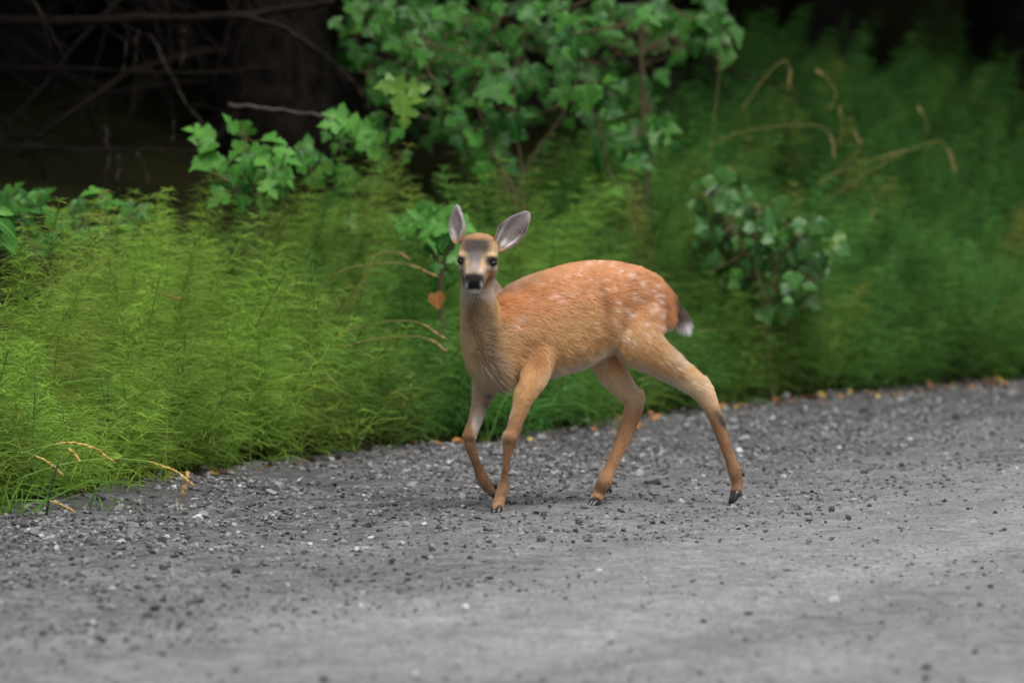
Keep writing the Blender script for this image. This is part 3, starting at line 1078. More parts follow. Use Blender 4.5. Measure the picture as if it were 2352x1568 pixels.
    for sx in (-1, 1):
        Ve, Fe = ball(head(sx * .0420, .0880, .0010), .0126, (1.02, .92, .72), 20, 14)
        link('eye', py_mesh('eye', Ve - org, Fe, True), eye_m, root)
    # nose pad: rounded trapezoid with two nostrils
    A = Acc()
    for c0, rad, sq in (((0, .1960, .0020), .0115, (1.15, .9, .95)), ((-.0085, .1930, .0040), .0082, (.85, .9, .95)), ((.0085, .1930, .0040), .0082, (.85, .9, .95)),
                        ((0, .1965, -.0055), .0075, (1.0, .9, 1.0))):
        A.add(*ball(head(*c0), rad, sq, 16, 10))
    link('nose', py_mesh('nose', np.array(A.V) - org, A.F, True), nose_m, root)
    nostril_m = plain('nostril', (.004, .003, .003), .5)
    for sx in (-1, 1):
        Vn, Fn = ball(head(sx * .0128, .2010, .0025), .0042, (.75, .9, 1.25), 10, 8)
        link('nostril', py_mesh('nostril', Vn - org, Fn, True), nostril_m, root)

    def claw(c_top, c_toe, side, w, hgt):
        """one toe: wedge from the coronet (c_top) to the toe tip, side = across vector"""
        rows = [(0.0, 1.0, .95), (.35, 1.02, .85), (.7, .85, .55), (1.0, .35, .20)]
        Tn = unit(c_toe - c_top)
        S = unit(side - (side @ Tn) * Tn)
        U = np.cross(S, Tn)
        V_, F_ = [], []
        n_ = 10
        for t, ws, hs in rows:
            c = c_top + (c_toe - c_top) * t
            for j in range(n_):
                an = 2 * math.pi * j / n_
                V_.append(c + S * w * ws * math.cos(an) + U * hgt * hs * math.sin(an))
        for i in range(len(rows) - 1):
            for j in range(n_):
                a_, b_ = i * n_ + j, i * n_ + (j + 1) % n_
                F_.append((a_, b_, b_ + n_, a_ + n_))
        F_.append(tuple(range(n_ - 1, -1, -1)))
        F_.append(tuple(range((len(rows) - 1) * n_, len(rows) * n_)))
        return np.array(V_), F_

    def hoof(top, toe, dew, acrossv, w=.0085, hgt=.0125):
        Ah = Acc()
        ac = unit(np.array(acrossv, float))
        for sgn in (-1, 1):
            Ah.add(*claw(top + ac * sgn * w * .95, toe + ac * sgn * w * .8, ac, w, hgt))
        h = link('hoof', py_mesh('hoof', np.array(Ah.V) - org, Ah.F, True), horn_m, root)
        Ad = Acc()
        for sgn in (-1, 1):
            dtip = dew + np.array([0, 0, -.013]) + G0 * .006
            Ad.add(*claw(dew + ac * sgn * .008, dtip + ac * sgn * .008, ac, .0055, .0060))
        link('dewclaw', py_mesh('dewclaw', np.array(Ad.V) - org, Ad.F, True), horn_m, h)

    hoof(at(1142, 1163, nf - .008), at(1138, 1181, nf - .040), at(1164, 1148, nf + .008), LAT * 1.0 + np.array([.5, 0, 0]), .0095, .0125)
    hoof(at(1131, 1127, .172), at(1139, 1143, .196), at(1134, 1112, .172), LAT)
    hoof(at(1370, 1150, hf), at(1351, 1166, hf - .028), at(1396, 1121, hf + .025), LAT + np.array([.1, 0, 0]))
    hoof(at(1693, 1126, hn), at(1678, 1157, hn - .012), at(1701, 1084, hn + .012), LAT)
    return root


build_deer()
# ------------------------------------------------------------------ conifers behind the verge
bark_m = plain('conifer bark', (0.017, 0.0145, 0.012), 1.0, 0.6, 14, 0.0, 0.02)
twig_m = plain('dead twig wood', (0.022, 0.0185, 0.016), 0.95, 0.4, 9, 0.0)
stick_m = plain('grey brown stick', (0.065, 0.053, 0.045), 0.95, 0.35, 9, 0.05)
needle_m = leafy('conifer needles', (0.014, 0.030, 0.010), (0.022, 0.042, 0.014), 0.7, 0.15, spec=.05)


def crown_mesh(seed, H=9.0, z0=1.75, per=52, wide=(.035, .06)):
    g = np.random.default_rng(seed)
    P, W = [], []
    for b in range(84):
        t = (b + g.random()) / 84
        h = z0 + (H - z0) * t ** 1.25
        L = (2.35 * (1 - t) ** 0.8 + 0.25) * g.uniform(.8, 1.15)
        az = g.uniform(0, 2 * math.pi)
        dr = np.array([math.cos(az), math.sin(az), 0])
        sd_ = np.array([-dr[1], dr[0], 0])
        for k in range(per):
            q = g.uniform(.1, 1.0)
            c = dr * L * q + np.array([0, 0, h - .22 * L * q ** 1.5])
            side = g.choice([-1, 1])
            d = unit(dr * g.uniform(.2, 1) + sd_ * side * g.uniform(.1, 1) + np.array([0, 0, -g.uniform(.1, .7)]))
            l = g.uniform(.18, .36)
            P.append([c, c + d * l * .5, c + d * l + np.array([0, 0, -.08])])
            w = g.uniform(*wide)
            W.append([w * .5, w, w * .15])
    P, W = np.array(P), np.array(W)
    T = unit(P[:, -1] - P[:, 0])
    side = unit(np.cross(T, np.array([0, 0, 1.0]) + g.normal(size=T.shape) * .9))
    V, F = ribbons(P, W, side)
    me = np_mesh('crown', V, F)
    me.materials.append(needle_m)
    return me


crowns = [crown_mesh(k) for k in (1, 2, 3)]


def trunk_mesh(seed, H=9.0, r0=.16):
    g = random.Random(seed)
    n = 16
    zs = np.linspace(-.25, H, 26)
    pts = np.array([[.05 * math.sin(z * .7 + seed), .05 * math.cos(z * .5 + seed * 2), z] for z in zs])
    rad = r0 * (1 - np.clip(zs, 0, H) / H) ** .8 + .02 + .10 * np.exp(-np.maximum(zs, -.1) * 4)
    V, F = tube(pts, rad, n)
    V = V + (vnoise(V, 6, seed) * .018)[:, None] * unit(V * np.array([1, 1, 0]))
    me = py_mesh('trunk', V, F, True)
    me.materials.append(bark_m)
    return me


trunks = [trunk_mesh(k, 9.0, .15 + .02 * k) for k in range(3)]


def dead_branch_mesh(seed, L=1.4):
    """bare lower limb with fine side twigs"""
    g = random.Random(seed)
    A = Acc()
    pts = [np.array([0, 0, 0.0])]
    d = np.array([1, 0, g.uniform(-.05, .15)])
    n = 9
    for i in range(n):
        d = unit(d + np.array([0, g.uniform(-.16, .16), g.uniform(-.20, .08)]))
        pts.append(pts[-1] + d * L / n)
    pts = np.array(pts)
    A.add(*tube(pts, np.linspace(.016, .003, n + 1) * g.uniform(.7, 1.1), 5))
    for k in range(20):
        i = g.randrange(1, n)
        s = pts[i] + (pts[i + 1] - pts[i]) * g.random()
        l = g.uniform(.15, .55) * (1.1 - i / n * .6)
        td = unit(np.array([g.uniform(.1, .8), g.uniform(-1, 1), g.uniform(-.9, .25)]))
        q = np.array([s, s + td * l * .5 + np.array([0, 0, -.02]), s + td * l + np.array([0, 0, -.06 * l / .3])])
        A.add(*tube(q, [.004, .003, .0015], 4, False))
        if g.random() < .7:
            s2 = q[1]
            td2 = unit(td + np.array([g.uniform(-.8, .8), g.uniform(-.8, .8), g.uniform(-.8, .3)]))
            A.add(*tube(np.array([s2, s2 + td2 * l * .25, s2 + td2 * l * .5]), [.0028, .002, .0012], 4, False))
    me = A.mesh('branch')
    me.materials.append(twig_m)
    return me


dead = [dead_branch_mesh(40 + k, 1.1 + .12 * k) for k in range(7)]
TREES = [(-1.95, 6.6), (-3.0, 4.1), (0.4, 8.6), (3.0, 10.3), (2.8, 8.9), (-2.6, 5.2), (-0.6, 7.6), (-1.35, 8.4), (-0.95, 6.4), (-2.75, 5.6), (0.05, 8.2), (-0.5, 10.2), (1.35, 9.9), (2.4, 12.6), (-2.0, 8.8), (-3.6, 8.0),
         (0.8, 12.4), (-1.3, 13.0), (3.6, 14.6), (-3.0, 12.0), (1.7, 15.5), (-4.6, 4.9), (-5.2, 9.5), (3.0, 18.5), (-3.4, 2.8), (5.0, 18.0), (-0.2, 16.5)]  # trees beside the frame and crowns above it added to shade verge and thicket
for i, (x, y) in enumerate(TREES):
    z = float(land_z(np.array([[x, y]]))[0])
    t = empty('conifer_tree', (x, y, z))
    own = {(-1.95, 6.6): 'dark conifer trunk with bare dead limbs in the blackest corner of the thicket', (-0.95, 6.4): 'dark conifer trunk standing right behind the bright lobed-leaf shrub',
           (1.35, 9.9): 'dark conifer trunk rising behind the dry grass stems at the top of the verge', (0.4, 8.6): 'dark conifer standing behind the wet glossy drooping branch'}
    tag(t, own.get((x, y), 'dark conifer behind the verge, its unseen crown added to shade it'), 'tree', 'conifers behind the verge')
    sc = R.uniform(1.05, 1.3)
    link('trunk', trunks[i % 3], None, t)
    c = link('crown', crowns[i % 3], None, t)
    c.rotation_euler = (0, 0, R.uniform(0, 6.28))
    c.scale = (sc, sc, sc)
    for k in range((20 if y < 9 else 8) if x < -.3 else 0):
        az = R.uniform(0, 6.28)
        b = link('branch', dead[R.randrange(7)], None, t)
        b.location = (.1 * math.cos(az), .1 * math.sin(az), R.uniform(.12, 1.9))
        b.rotation_euler = (R.uniform(-.5, .5), R.uniform(-.12, .30), az)
        s = R.uniform(.7, 1.25)
        b.scale = (s, s, s)


def unseen_forest():
    """unseen wood behind the photographer, added to block low sky light"""
    VV, FF, off = [], [], 0
    coarse = crown_mesh(9, 9.0, 1.0, 22, (.08, .14))
    for k in range(28):
        s = -26 + k * 2.1 + R.uniform(-.5, .5)
        c, nr, t = EDGE[4] + e0 * s, np.array([-e0[1], e0[0]]), e0
        p = c - nr * (15.0 + R.uniform(0, 5))
        me = coarse
        V = np.empty(len(me.vertices) * 3)
        me.vertices.foreach_get('co', V)
        V = V.reshape(-1, 3) * R.uniform(1.3, 1.7) - np.array([0, 0, 1.2])
        a = R.uniform(0, 6.28)
        V = np.stack([V[:, 0] * math.cos(a) - V[:, 1] * math.sin(a) + p[0], V[:, 0] * math.sin(a) + V[:, 1] * math.cos(a) + p[1], V[:, 2]], -1)
        F = np.empty(len(me.polygons) * 4, np.int32)
        me.polygons.foreach_get('vertices', F)
        VV.append(V)
        FF.append(F.reshape(-1, 4) + off)
        off += len(V)
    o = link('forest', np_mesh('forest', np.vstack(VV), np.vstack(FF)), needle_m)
    tag(o, 'unseen conifer wood across the road, added to block low sky light', 'forest', kind='stuff')


unseen_forest()  # added out of view to cut horizon light on fawn and thicket


# limbs that the photograph shows one by one
def limb_thing(name, label, cat, px_pts, Y, r0, r1, mat, group=None):
    P = crom([at(x, y, Y if np.isscalar(Y) else Y[i]) for i, (x, y) in enumerate(px_pts)], 5)
    P[1:-1] += np.array([[R.gauss(0, .003), R.gauss(0, .02), R.gauss(0, .0028)] for _ in P[1:-1]])
    base = P[0].copy()
    V, F = tube(P, np.linspace(r0, r1, len(P)) * (1 + .15 * np.sin(np.arange(len(P)) * 2.1)), 7)
    o = link(name, py_mesh(name, V - base, F, True), mat, None, tuple(base))
    tag(o, label, cat, group)
    return o


limb_thing('dead_branch', 'thick dark bare limb crossing the top of the thicket', 'branch', [(-60, 45), (200, 48), (480, 40), (640, 25), (760, 2), (800, -30)], 4.9, .021, .009, twig_m)
limb_thing('dead_branch', 'dark bare limb bowing down beside the shrub leaves', 'branch', [(560, 38), (640, 60), (720, 110), (780, 160), (830, 215), (850, 260)], 4.4, .011, .006, twig_m)
limb_thing('dead_branch', 'grey brown stick poking out above the bright lobed leaves', 'branch', [(525, 240), (600, 246), (680, 257), (760, 274), (800, 300)], 3.7, .0075, .005, stick_m)
limb_thing('dead_branch', 'thin dark limb running level low in the thicket', 'branch', [(-40, 332), (120, 340), (280, 345), (420, 345), (520, 372)], 4.6, .006, .004, twig_m)
limb_thing('dead_branch', 'thin dark limb running level halfway up the thicket', 'branch', [(-40, 150), (150, 158), (330, 165), (480, 168), (640, 150)], 5.2, .007, .004, twig_m)
for pts in ([(345, 80), (380, 150), (410, 205), (445, 260), (490, 310)], [(318, 70), (312, 120), (306, 165)], [(424, 65), (420, 110), (415, 160)], [(270, 355), (272, 400), (268, 440)],
            [(315, 350), (330, 385), (345, 420)], [(395, 255), (398, 300), (392, 340)], [(240, 290), (250, 350), (240, 430)], [(90, 420), (100, 450), (95, 470)], [(290, 75), (285, 120), (282, 165)]):
    limb_thing('dead_twig', 'thin bare greyish twig hanging in the dark thicket', 'twig', pts, 4.7, .0038, .0024, stick_m, 'bare twigs in the thicket')


# ------------------------------------------------------------------ broad-leaved shrubs
def leaf_mesh(kind, seed):
    g = random.Random(seed)
    half = {'lobed': [(0.02, 0), (.16, -.06), (.30, -.02), (.40, .06), (.36, .14), (.54, .18), (.66, .36), (.53, .40), (.50, .50), (.36, .46), (.22, .47), (.25, .60), (.33, .70), (.22, .74),
                      (.20, .84), (.11, .88), (0, 1.05)],
            'broad': [(0.02, 0), (.20, -.10), (.38, -.05), (.50, .10), (.46, .20), (.60, .34), (.55, .48), (.44, .52), (.42, .62), (.34, .72), (.22, .78), (.14, .90), (0, 1.0)],
            'oval': [(0.02, 0), (.14, .08), (.24, .22), (.29, .40), (.27, .58), (.20, .76), (.10, .92), (0, 1.0)]}[kind]
    fold, droop, tw = g.uniform(.12, .38), g.uniform(.10, .40), g.uniform(-.15, .15)
    zf = lambda x, y: fold * abs(x) - droop * y * y + tw * x * y + .03 * math.sin(9 * y + 5 * x + seed)
    mid = [(0, 0), (0, .25), (0, .5), (0, .75), (0, 1.0 if kind != 'lobed' else 1.05)]
    V = [(x, y, zf(x, y)) for x, y in mid]
    F = []
    ctr = 2
    for s in (1, -1):
        ring = [0]
        for (x, y) in half[:-1]:
            V.append((s * x * g.uniform(.94, 1.06), y, zf(x, y)))
            ring.append(len(V) - 1)
        ring.append(4)
        for a, b in zip(ring[:-1], ring[1:]):
            ym = (V[a][1] + V[b][1]) / 2
            c = 1 if ym < .3 else (2 if ym < .62 else 3)
            if len({a, b, c}) == 3:
                F.append((c, a, b) if s > 0 else (c, b, a))
        # close the small gaps between fans along the midrib
        lastc, la = None, None
        for a, b in zip(ring[:-1], ring[1:]):
            ym = (V[a][1] + V[b][1]) / 2
            c = 1 if ym < .3 else (2 if ym < .62 else 3)
            if lastc is not None and c != lastc:
                F.append((lastc, a, c) if s > 0 else (lastc, c, a))
            lastc = c
    me = py_mesh('leaf', V, F, True)
    return me


def leaf_set(kind, mat, n=5, seed=0):
    out = []
    for k in range(n):
        me = leaf_mesh(kind, seed + k * 7 + 1)
        me.materials.append(mat)
        out.append(me)
    return out


lm_bright = leafy('bright lobed leaf', (0.065, 0.225, 0.035), (0.115, 0.310, 0.055), 0.5, 0.40, spec=.25)
lm_yellow = leafy('yellow green leaf', (0.11, 0.24, 0.030), (0.16, 0.30, 0.040), 0.45, 0.45)
lm_mid = leafy('mid green leaf', (0.022, 0.100, 0.018), (0.072, 0.225, 0.036), 0.45, 0.35, spec=.3)
lm_dark = leafy('dark glossy leaf', (0.030, 0.110, 0.024), (0.078, 0.205, 0.044), 0.38, 0.30, spec=0.32)
lm_dead = leafy('withered orange leaf', (0.30, 0.105, 0.020), (0.42, 0.20, 0.04), 0.7, 0.3)
L_bright, L_yellow = leaf_set('lobed', lm_bright, 5, 3), leaf_set('lobed', lm_yellow, 4, 50)
L_mid, L_dark = leaf_set('lobed', lm_mid, 5, 90), leaf_set('broad', lm_dark, 5, 130)
L_oval, L_dead = leaf_set('oval', lm_bright, 3, 170), leaf_set('broad', lm_dead, 3, 210)
stem_m = plain('shrub stem', (0.085, 0.065, 0.030), 0.8, 0.4, 12)


def put_leaf(parent, org, meshes, c, size, tipdir, nrm):
    """leaf centred on c"""
    y = unit(tipdir)
    z = unit(nrm - (nrm @ y) * y)
    x = np.cross(y, z)
    b = c - y * size * .45
    o = link('leaf', meshes[R.randrange(len(meshes))], None, parent)
    M = Matrix(((x[0] * size, y[0] * size, z[0] * size, b[0] - org[0]), (x[1] * size, y[1] * size, z[1] * size, b[1] - org[1]), (x[2] * size, y[2] * size, z[2] * size, b[2] - org[2]), (0, 0, 0, 1)))
    o.matrix_local = M
    return b


def shrub(name, label, Yb, base_px, stems, explicit, blobs, sets, size_scale=1.0, group=None, extra=None):
    """stems: photo polylines from the root up; explicit: (x,y,size,tip angle,set); blobs: (x,y,rx,ry,count,size,set)"""
    bx = at(base_px, 800, Yb)[0]
    bz = float(land_z(np.array([[bx, Yb]]))[0])
    org = np.array([bx, Yb, bz])
    root = empty(name, tuple(org))
    tag(root, label, 'shrub', group)
    A = Acc()
    nodes = []
    for st in stems:
        pts = [org + np.array([R.uniform(-.03, .03), R.uniform(-.03, .03), -.03])] + [at(x, y, Yb + dy) for x, y, dy in st]
        P = crom(pts, 6)
        A.add(*tube(P - org, np.linspace(.008, .0028, len(P)), 5))
        nodes += list(P[4:])
    nodes = np.array(nodes)

    def leaf(x, y, px_size, ang, which, dy):
        c = at(x, y, Yb + dy)
        size = px_size / PXM * (16 + Yb + dy) / 16 * size_scale * .9
        a = math.radians(ang)
        tip = np.array([math.cos(a), -.35 * R.uniform(.2, 1.3), math.sin(a) - .15])
        nrm = np.array([R.gauss(0, .45), -R.uniform(.15, 1.0), R.uniform(.35, 1.2)])
        b = put_leaf(root, org, sets[which], c, size, tip, nrm)
        j = np.argmin(((nodes - b) ** 2).sum(1))
        s = nodes[j]
        mid_ = (s + b) / 2 + np.array([0, 0, -.01])
        A.add(*tube(np.array([s, mid_, b]) - org, [.0022, .0016, .0012], 4, False))
    for (x, y, s, ang, w) in explicit:
        leaf(x, y, s * R.uniform(.92, 1.08), ang, w, R.uniform(-.12, .12))
    for (x, y, rx, ry, n, s, w) in blobs:
        for _ in range(int(n * .70)):
            a, q = R.uniform(0, 6.28), math.sqrt(R.random())
            leaf(x + rx * q * math.cos(a), y + ry * q * math.sin(a), s * R.uniform(.42, 1.15), R.gauss(-70, 65), w, R.uniform(-.2, .8))
    link('stem', A.mesh('stem'), stem_m, root)
    return root


SETS = {'b': L_bright, 'y': L_yellow, 'm': L_mid, 'd': L_dark, 'o': L_oval, 'x': L_dead}
shrub('lobed_leaf_shrub', 'bright green lobed-leaf shrub standing out before the dark thicket', 3.0, 600,
      [[(590, 480, 0), (570, 400, 0), (560, 300, 0)], [(600, 470, .05), (640, 400, .05), (660, 330, 0)], [(560, 470, 0), (500, 400, 0), (450, 320, -.05)]],
      [(468, 318, 70, 165, 'b'), (448, 300, 60, 150, 'b'), (560, 292, 68, 70, 'b'), (530, 285, 60, 110, 'b'), (545, 345, 68, 200, 'b'), (625, 318, 66, 15, 'b'), (652, 345, 60, 0, 'b'),
       (595, 345, 62, 40, 'b'), (492, 380, 76, 175, 'b'), (470, 365, 70, 190, 'b'), (588, 418, 74, -80, 'b'), (645, 388, 66, -20, 'b'), (662, 365, 60, 5, 'b'), (500, 455, 60, 205, 'b'), (556, 470, 52, -95, 'b'),
       (605, 475, 56, -70, 'b'), (620, 432, 60, -40, 'b'), (540, 400, 60, -120, 'b'), (515, 420, 56, 200, 'm'), (655, 410, 60, -30, 'b'), (575, 380, 62, -60, 'm'), (480, 340, 56, 180, 'b'), (610, 372, 60, -10, 'b')],
      [(600, 410, 80, 70, 16, 56, 'm')], SETS)
shrub('lobed_leaf_shrub', 'leafy shrub with one yellow-green spray on top, between the bright shrub and the fawn', 3.3, 830,
      [[(820, 480, 0), (790, 380, 0), (770, 270, 0)], [(840, 480, 0), (880, 330, 0), (930, 210, 0)], [(800, 480, 0), (730, 420, 0), (690, 330, 0)]],
      [(775, 265, 62, 150, 'b'), (800, 285, 66, 130, 'b'), (830, 300, 66, 20, 'b'), (855, 335, 70, -60, 'b'), (790, 300, 60, 200, 'b'), (760, 285, 56, 170, 'b'), (870, 370, 60, -70, 'b'), (790, 400, 60, -100, 'b'),
       (720, 410, 58, 180, 'm'), (700, 335, 50, 170, 'm'), (800, 430, 60, -60, 'm'), (745, 385, 56, 190, 'b'), (850, 285, 60, 40, 'b'), (905, 205, 74, 150, 'y'), (940, 235, 70, 40, 'y'), (930, 265, 66, -80, 'y'),
       (960, 205, 56, 20, 'y'), (890, 195, 56, 170, 'y'), (830, 500, 70, 60, 'y'), (860, 515, 66, 0, 'y'), (805, 510, 60, 170, 'y'), (880, 500, 60, 20, 'y'), (760, 460, 50, -90, 'm')],
      [(790, 380, 95, 80, 34, 52, 'm'), (880, 330, 70, 60, 12, 50, 'm'), (835, 500, 60, 40, 12, 56, 'y')], SETS)
shrub('lobed_leaf_shrub', 'tall shrub of mid green lobed leaves rising above the fawn\'s ears', 4.1, 1180,
      [[(1170, 460, 0), (1120, 320, 0), (1090, 180, 0), (1150, 40, 0)], [(1190, 440, .1), (1300, 250, .1), (1330, 120, .1), (1290, 0, .1)], [(1180, 440, 0), (1090, 380, 0), (1050, 280, 0), (960, 120, .2)],
       [(1200, 430, .1), (1180, 250, .1), (1200, 100, .1), (1220, -40, .1)]],
      [(1085, 315, 60, 120, 'b'), (1120, 300, 62, 30, 'b'), (1100, 365, 66, -80, 'b'), (1112, 395, 60, -90, 'b'), (1080, 355, 56, 200, 'b'), (1130, 345, 56, -30, 'b'), (1050, 270, 60, 170, 'm'), (1045, 250, 56, 160, 'b'),
       (1172, 105, 70, -85, 'm'), (1180, 90, 60, 60, 'm'), (1068, 160, 64, 190, 'm'), (1100, 150, 60, 20, 'm'), (1320, 100, 72, -20, 'm'), (1290, 92, 66, 160, 'm'), (1345, 225, 70, -80, 'b'), (1360, 215, 56, 60, 'b'),
       (1330, 240, 56, -120, 'b'), (1120, 205, 70, 190, 'm'), (1160, 220, 66, -20, 'm'), (1090, 235, 60, 170, 'm'), (1300, 190, 60, -60, 'm'), (1230, 170, 56, -60, 'm')],
      [(1100, 220, 150, 120, 50, 58, 'm'), (1000, 60, 170, 80, 56, 56, 'm'), (900, 140, 90, 70, 22, 52, 'm'), (1300, 120, 150, 110, 56, 56, 'm'), (1120, 340, 70, 80, 16, 52, 'm'), (1420, 20, 120, 40, 18, 60, 'm'), (830, 40, 80, 50, 10, 56, 'm')], SETS)
shrub('lobed_leaf_shrub', 'leafy shrub arching over the verge behind the fawn\'s back', 4.6, 1470,
      [[(1470, 480, 0), (1450, 390, 0), (1470, 290, 0), (1500, 240, 0)], [(1460, 480, 0), (1400, 400, 0), (1380, 300, 0), (1360, 240, 0)]],
      [(1480, 290, 66, 60, 'm'), (1450, 315, 66, 170, 'm'), (1515, 310, 60, -10, 'm'), (1385, 350, 66, -85, 'm'), (1378, 375, 56, -100, 'm'), (1465, 375, 60, -60, 'm'), (1495, 330, 62, -40, 'm'), (1430, 445, 62, -30, 'b'),
       (1415, 440, 50, 160, 'b'), (1540, 300, 56, 20, 'd'), (1470, 340, 60, -80, 'm'), (1425, 300, 56, 140, 'm')],
      [(1460, 320, 90, 70, 30, 52, 'm'), (1420, 220, 60, 50, 8, 52, 'm')], SETS)
shrub('lobed_leaf_shrub', 'dim leafy thicket shrub filling the shade behind the tall shrub above the fawn', 5.5, 1150,
      [[(1150, 330, 0), (1050, 200, 0), (950, 60, 0)], [(1160, 330, 0), (1180, 180, 0), (1200, 20, 0)], [(1170, 330, 0), (1350, 200, 0), (1450, 80, 0)], [(1140, 330, 0), (950, 260, 0), (820, 150, 0)]],
      [], [(900, 90, 130, 110, 85, 56, 'm'), (1150, 110, 170, 130, 130, 56, 'm'), (1430, 130, 140, 120, 80, 56, 'm'), (950, 260, 130, 80, 50, 52, 'm'), (1250, 270, 170, 80, 45, 52, 'm')], SETS)
shrub('glossy_leaf_shrub', 'wet glossy branch of a shrub drooping at the top of the verge', 5.0, 1500,
      [[(1480, 200, .2), (1470, 60, .1), (1530, 20, 0), (1600, 50, 0), (1680, 110, -.1)], [(1470, 100, .1), (1480, 0, .1), (1540, -50, 0), (1620, -20, 0)]],
      [(1690, 85, 60, -50, 'd'), (1665, 130, 60, -80, 'd'), (1640, 100, 58, -60, 'd'), (1600, 95, 58, -100, 'd'), (1620, 60, 60, -30, 'm'), (1570, 70, 60, -90, 'm')],
      [(1560, 25, 110, 50, 46, 54, 'm'), (1630, 80, 55, 45, 26, 48, 'd'), (1490, 60, 60, 60, 14, 54, 'm')], SETS)
shrub('glossy_leaf_shrub', 'dark wet glossy-leaved shrub low on the verge behind the fawn\'s tail', 4.33, 1760,
      [[(1760, 700, 0), (1700, 560, 0), (1640, 440, 0)], [(1770, 690, 0), (1800, 580, 0), (1880, 520, 0)], [(1750, 700, 0), (1730, 600, 0), (1740, 480, 0)], [(1765, 700, 0), (1830, 640, 0), (1860, 660, 0)]],
      [(1880, 605, 56, -60, 'd'), (1830, 565, 60, 150, 'd'), (1890, 520, 58, 20, 'd'), (1915, 545, 50, -60, 'd'), (1640, 440, 54, 130, 'd'), (1660, 470, 54, -40, 'd'), (1800, 720, 50, -80, 'd'), (1850, 690, 52, -20, 'd'),
       (1930, 560, 50, -30, 'y'), (1800, 545, 60, 60, 'm'), (1760, 530, 60, 140, 'm')],
      [(1740, 550, 140, 95, 150, 42, 'd'), (1790, 640, 105, 90, 110, 42, 'd'), (1650, 470, 80, 70, 60, 40, 'd'), (1620, 560, 60, 70, 30, 38, 'm'), (1885, 565, 55, 60, 26, 44, 'd'), (1790, 705, 60, 35, 20, 40, 'd'), (1690, 620, 70, 60, 30, 40, 'm'), (1850, 660, 50, 40, 16, 40, 'd')], SETS)
shrub('lobed_leaf_shrub', 'dark leafy shrub rooted under the black thicket, its leaves hanging over the horsetails', 2.5, 130,
      [[(120, 640, 0), (60, 540, 0), (10, 450, 0)], [(140, 640, 0), (170, 540, 0), (230, 450, 0)], [(150, 640, 0), (220, 560, 0), (320, 480, 0)]],
      [(225, 450, 60, 150, 'm'), (255, 465, 60, 20, 'm'), (300, 480, 58, 0, 'm'), (330, 490, 56, -30, 'm'), (30, 440, 70, 60, 'm'), (70, 480, 60, 10, 'm'), (190, 560, 66, -60, 'm'), (120, 500, 60, 100, 'm'), (210, 440, 50, 165, 'b')],
      [(90, 520, 110, 70, 56, 58, 'm'), (240, 520, 100, 55, 36, 54, 'm'), (40, 470, 60, 50, 20, 58, 'm')], SETS)
shrub('lobed_leaf_shrub', 'low leafy shrub growing right behind the fawn\'s head, with an orange withered leaf', 2.60, 1015,
      [[(1010, 640, 0), (990, 560, 0), (960, 500, 0)], [(1015, 640, 0), (1040, 560, 0), (1060, 500, 0)]],
      [(960, 500, 62, 120, 'b'), (1000, 485, 62, 60, 'b'), (985, 525, 62, 200, 'b'), (1030, 510, 60, 20, 'b'), (955, 535, 56, 190, 'b'), (1065, 520, 56, 0, 'b'), (1003, 690, 44, -70, 'x')],
      [(1000, 530, 80, 50, 54, 50, 'b'), (1010, 600, 60, 50, 40, 46, 'm')], SETS)
shrub('oval_leaf_sapling', 'sapling with two pale oval leaves reaching over the horsetails beside the road edge', 0.6, -70,
      [[(-60, 700, 0), (-45, 560, 0), (-20, 510, 0)]],
      [(14, 520, 66, -30, 'o'), (20, 556, 66, -42, 'o'), (6, 484, 44, 0, 'o'), (-30, 500, 60, 120, 'o'), (-60, 560, 60, 200, 'o')], [(-70, 620, 30, 60, 8, 56, 'o')], SETS)


# ------------------------------------------------------------------ horsetails and grass on the verge
def horsetail_strands(base, H, lean, tone, g, wh=10, k=3):
    """stem polyline and whorled branches of one plant"""
    tz = np.linspace(0, 1, 7)
    top = base + np.array([lean[0], lean[1], 0]) * H + np.array([0, 0, H])
    stem = base + (top - base) * tz[:, None]
    stem[:, :2] += np.array(lean)[None, :2] * (tz ** 2)[:, None] * H * .35
    nw = int((H * .85) / .030)
    ts = np.linspace(.16, .99, nw) + g.uniform(-.01, .01, nw)
    c = np.stack([np.interp(ts, tz, stem[:, j]) for j in range(3)], -1)
    Lb = .20 * np.clip((1.04 - ts), .06, 1) ** .65 * np.clip(ts / .34, .5, 1)
    az = g.uniform(0, 2 * math.pi, (nw, wh))
    rise = g.uniform(-.1, .9, (nw, wh))
    dirs = np.stack([np.cos(az), np.sin(az), rise], -1)
    dirs = unit(dirs)
    L = Lb[:, None] * g.uniform(.6, 1.2, (nw, wh))
    p0 = np.broadcast_to(c[:, None, :], dirs.shape)
    p1 = p0 + dirs * (L * .55)[..., None]
    d2 = unit(dirs + np.array([0, 0, -.55]))
    p2 = p1 + d2 * (L * .5)[..., None]
    P = np.stack([p0, p1, p2], 2).reshape(-1, 3, 3)
    return stem, P


def tone_at(x, y, g):
    px, _ = proj(np.array([x, y, .3]))
    right_shade = float(smooth01(np.array(px), 1500, 2200))  # tree shade on the right painted into the plant colour
    warm = .22 - .25 * right_shade + smooth01(np.array(px), 1500, 300) * .68 + .40 * float(vnoise(np.array([x, y, 0.0]), 1.1, 55)) + g.normal() * .12
    warm = float(np.clip(warm, 0, 1))
    if g.random() < .08:
        return np.array([.24, .29, .06]) * g.uniform(.7, 1.1)
    a, b = np.array([.080, .215, .045]), np.array([.225, .365, .055])
    a = a * (1 - .32 * right_shade)
    cl = 1 + .55 * float(vnoise(np.array([x, y, 1.0]), 1.7, 91))
    return (a + (b - a) * warm) * g.uniform(.75, 1.2) * cl


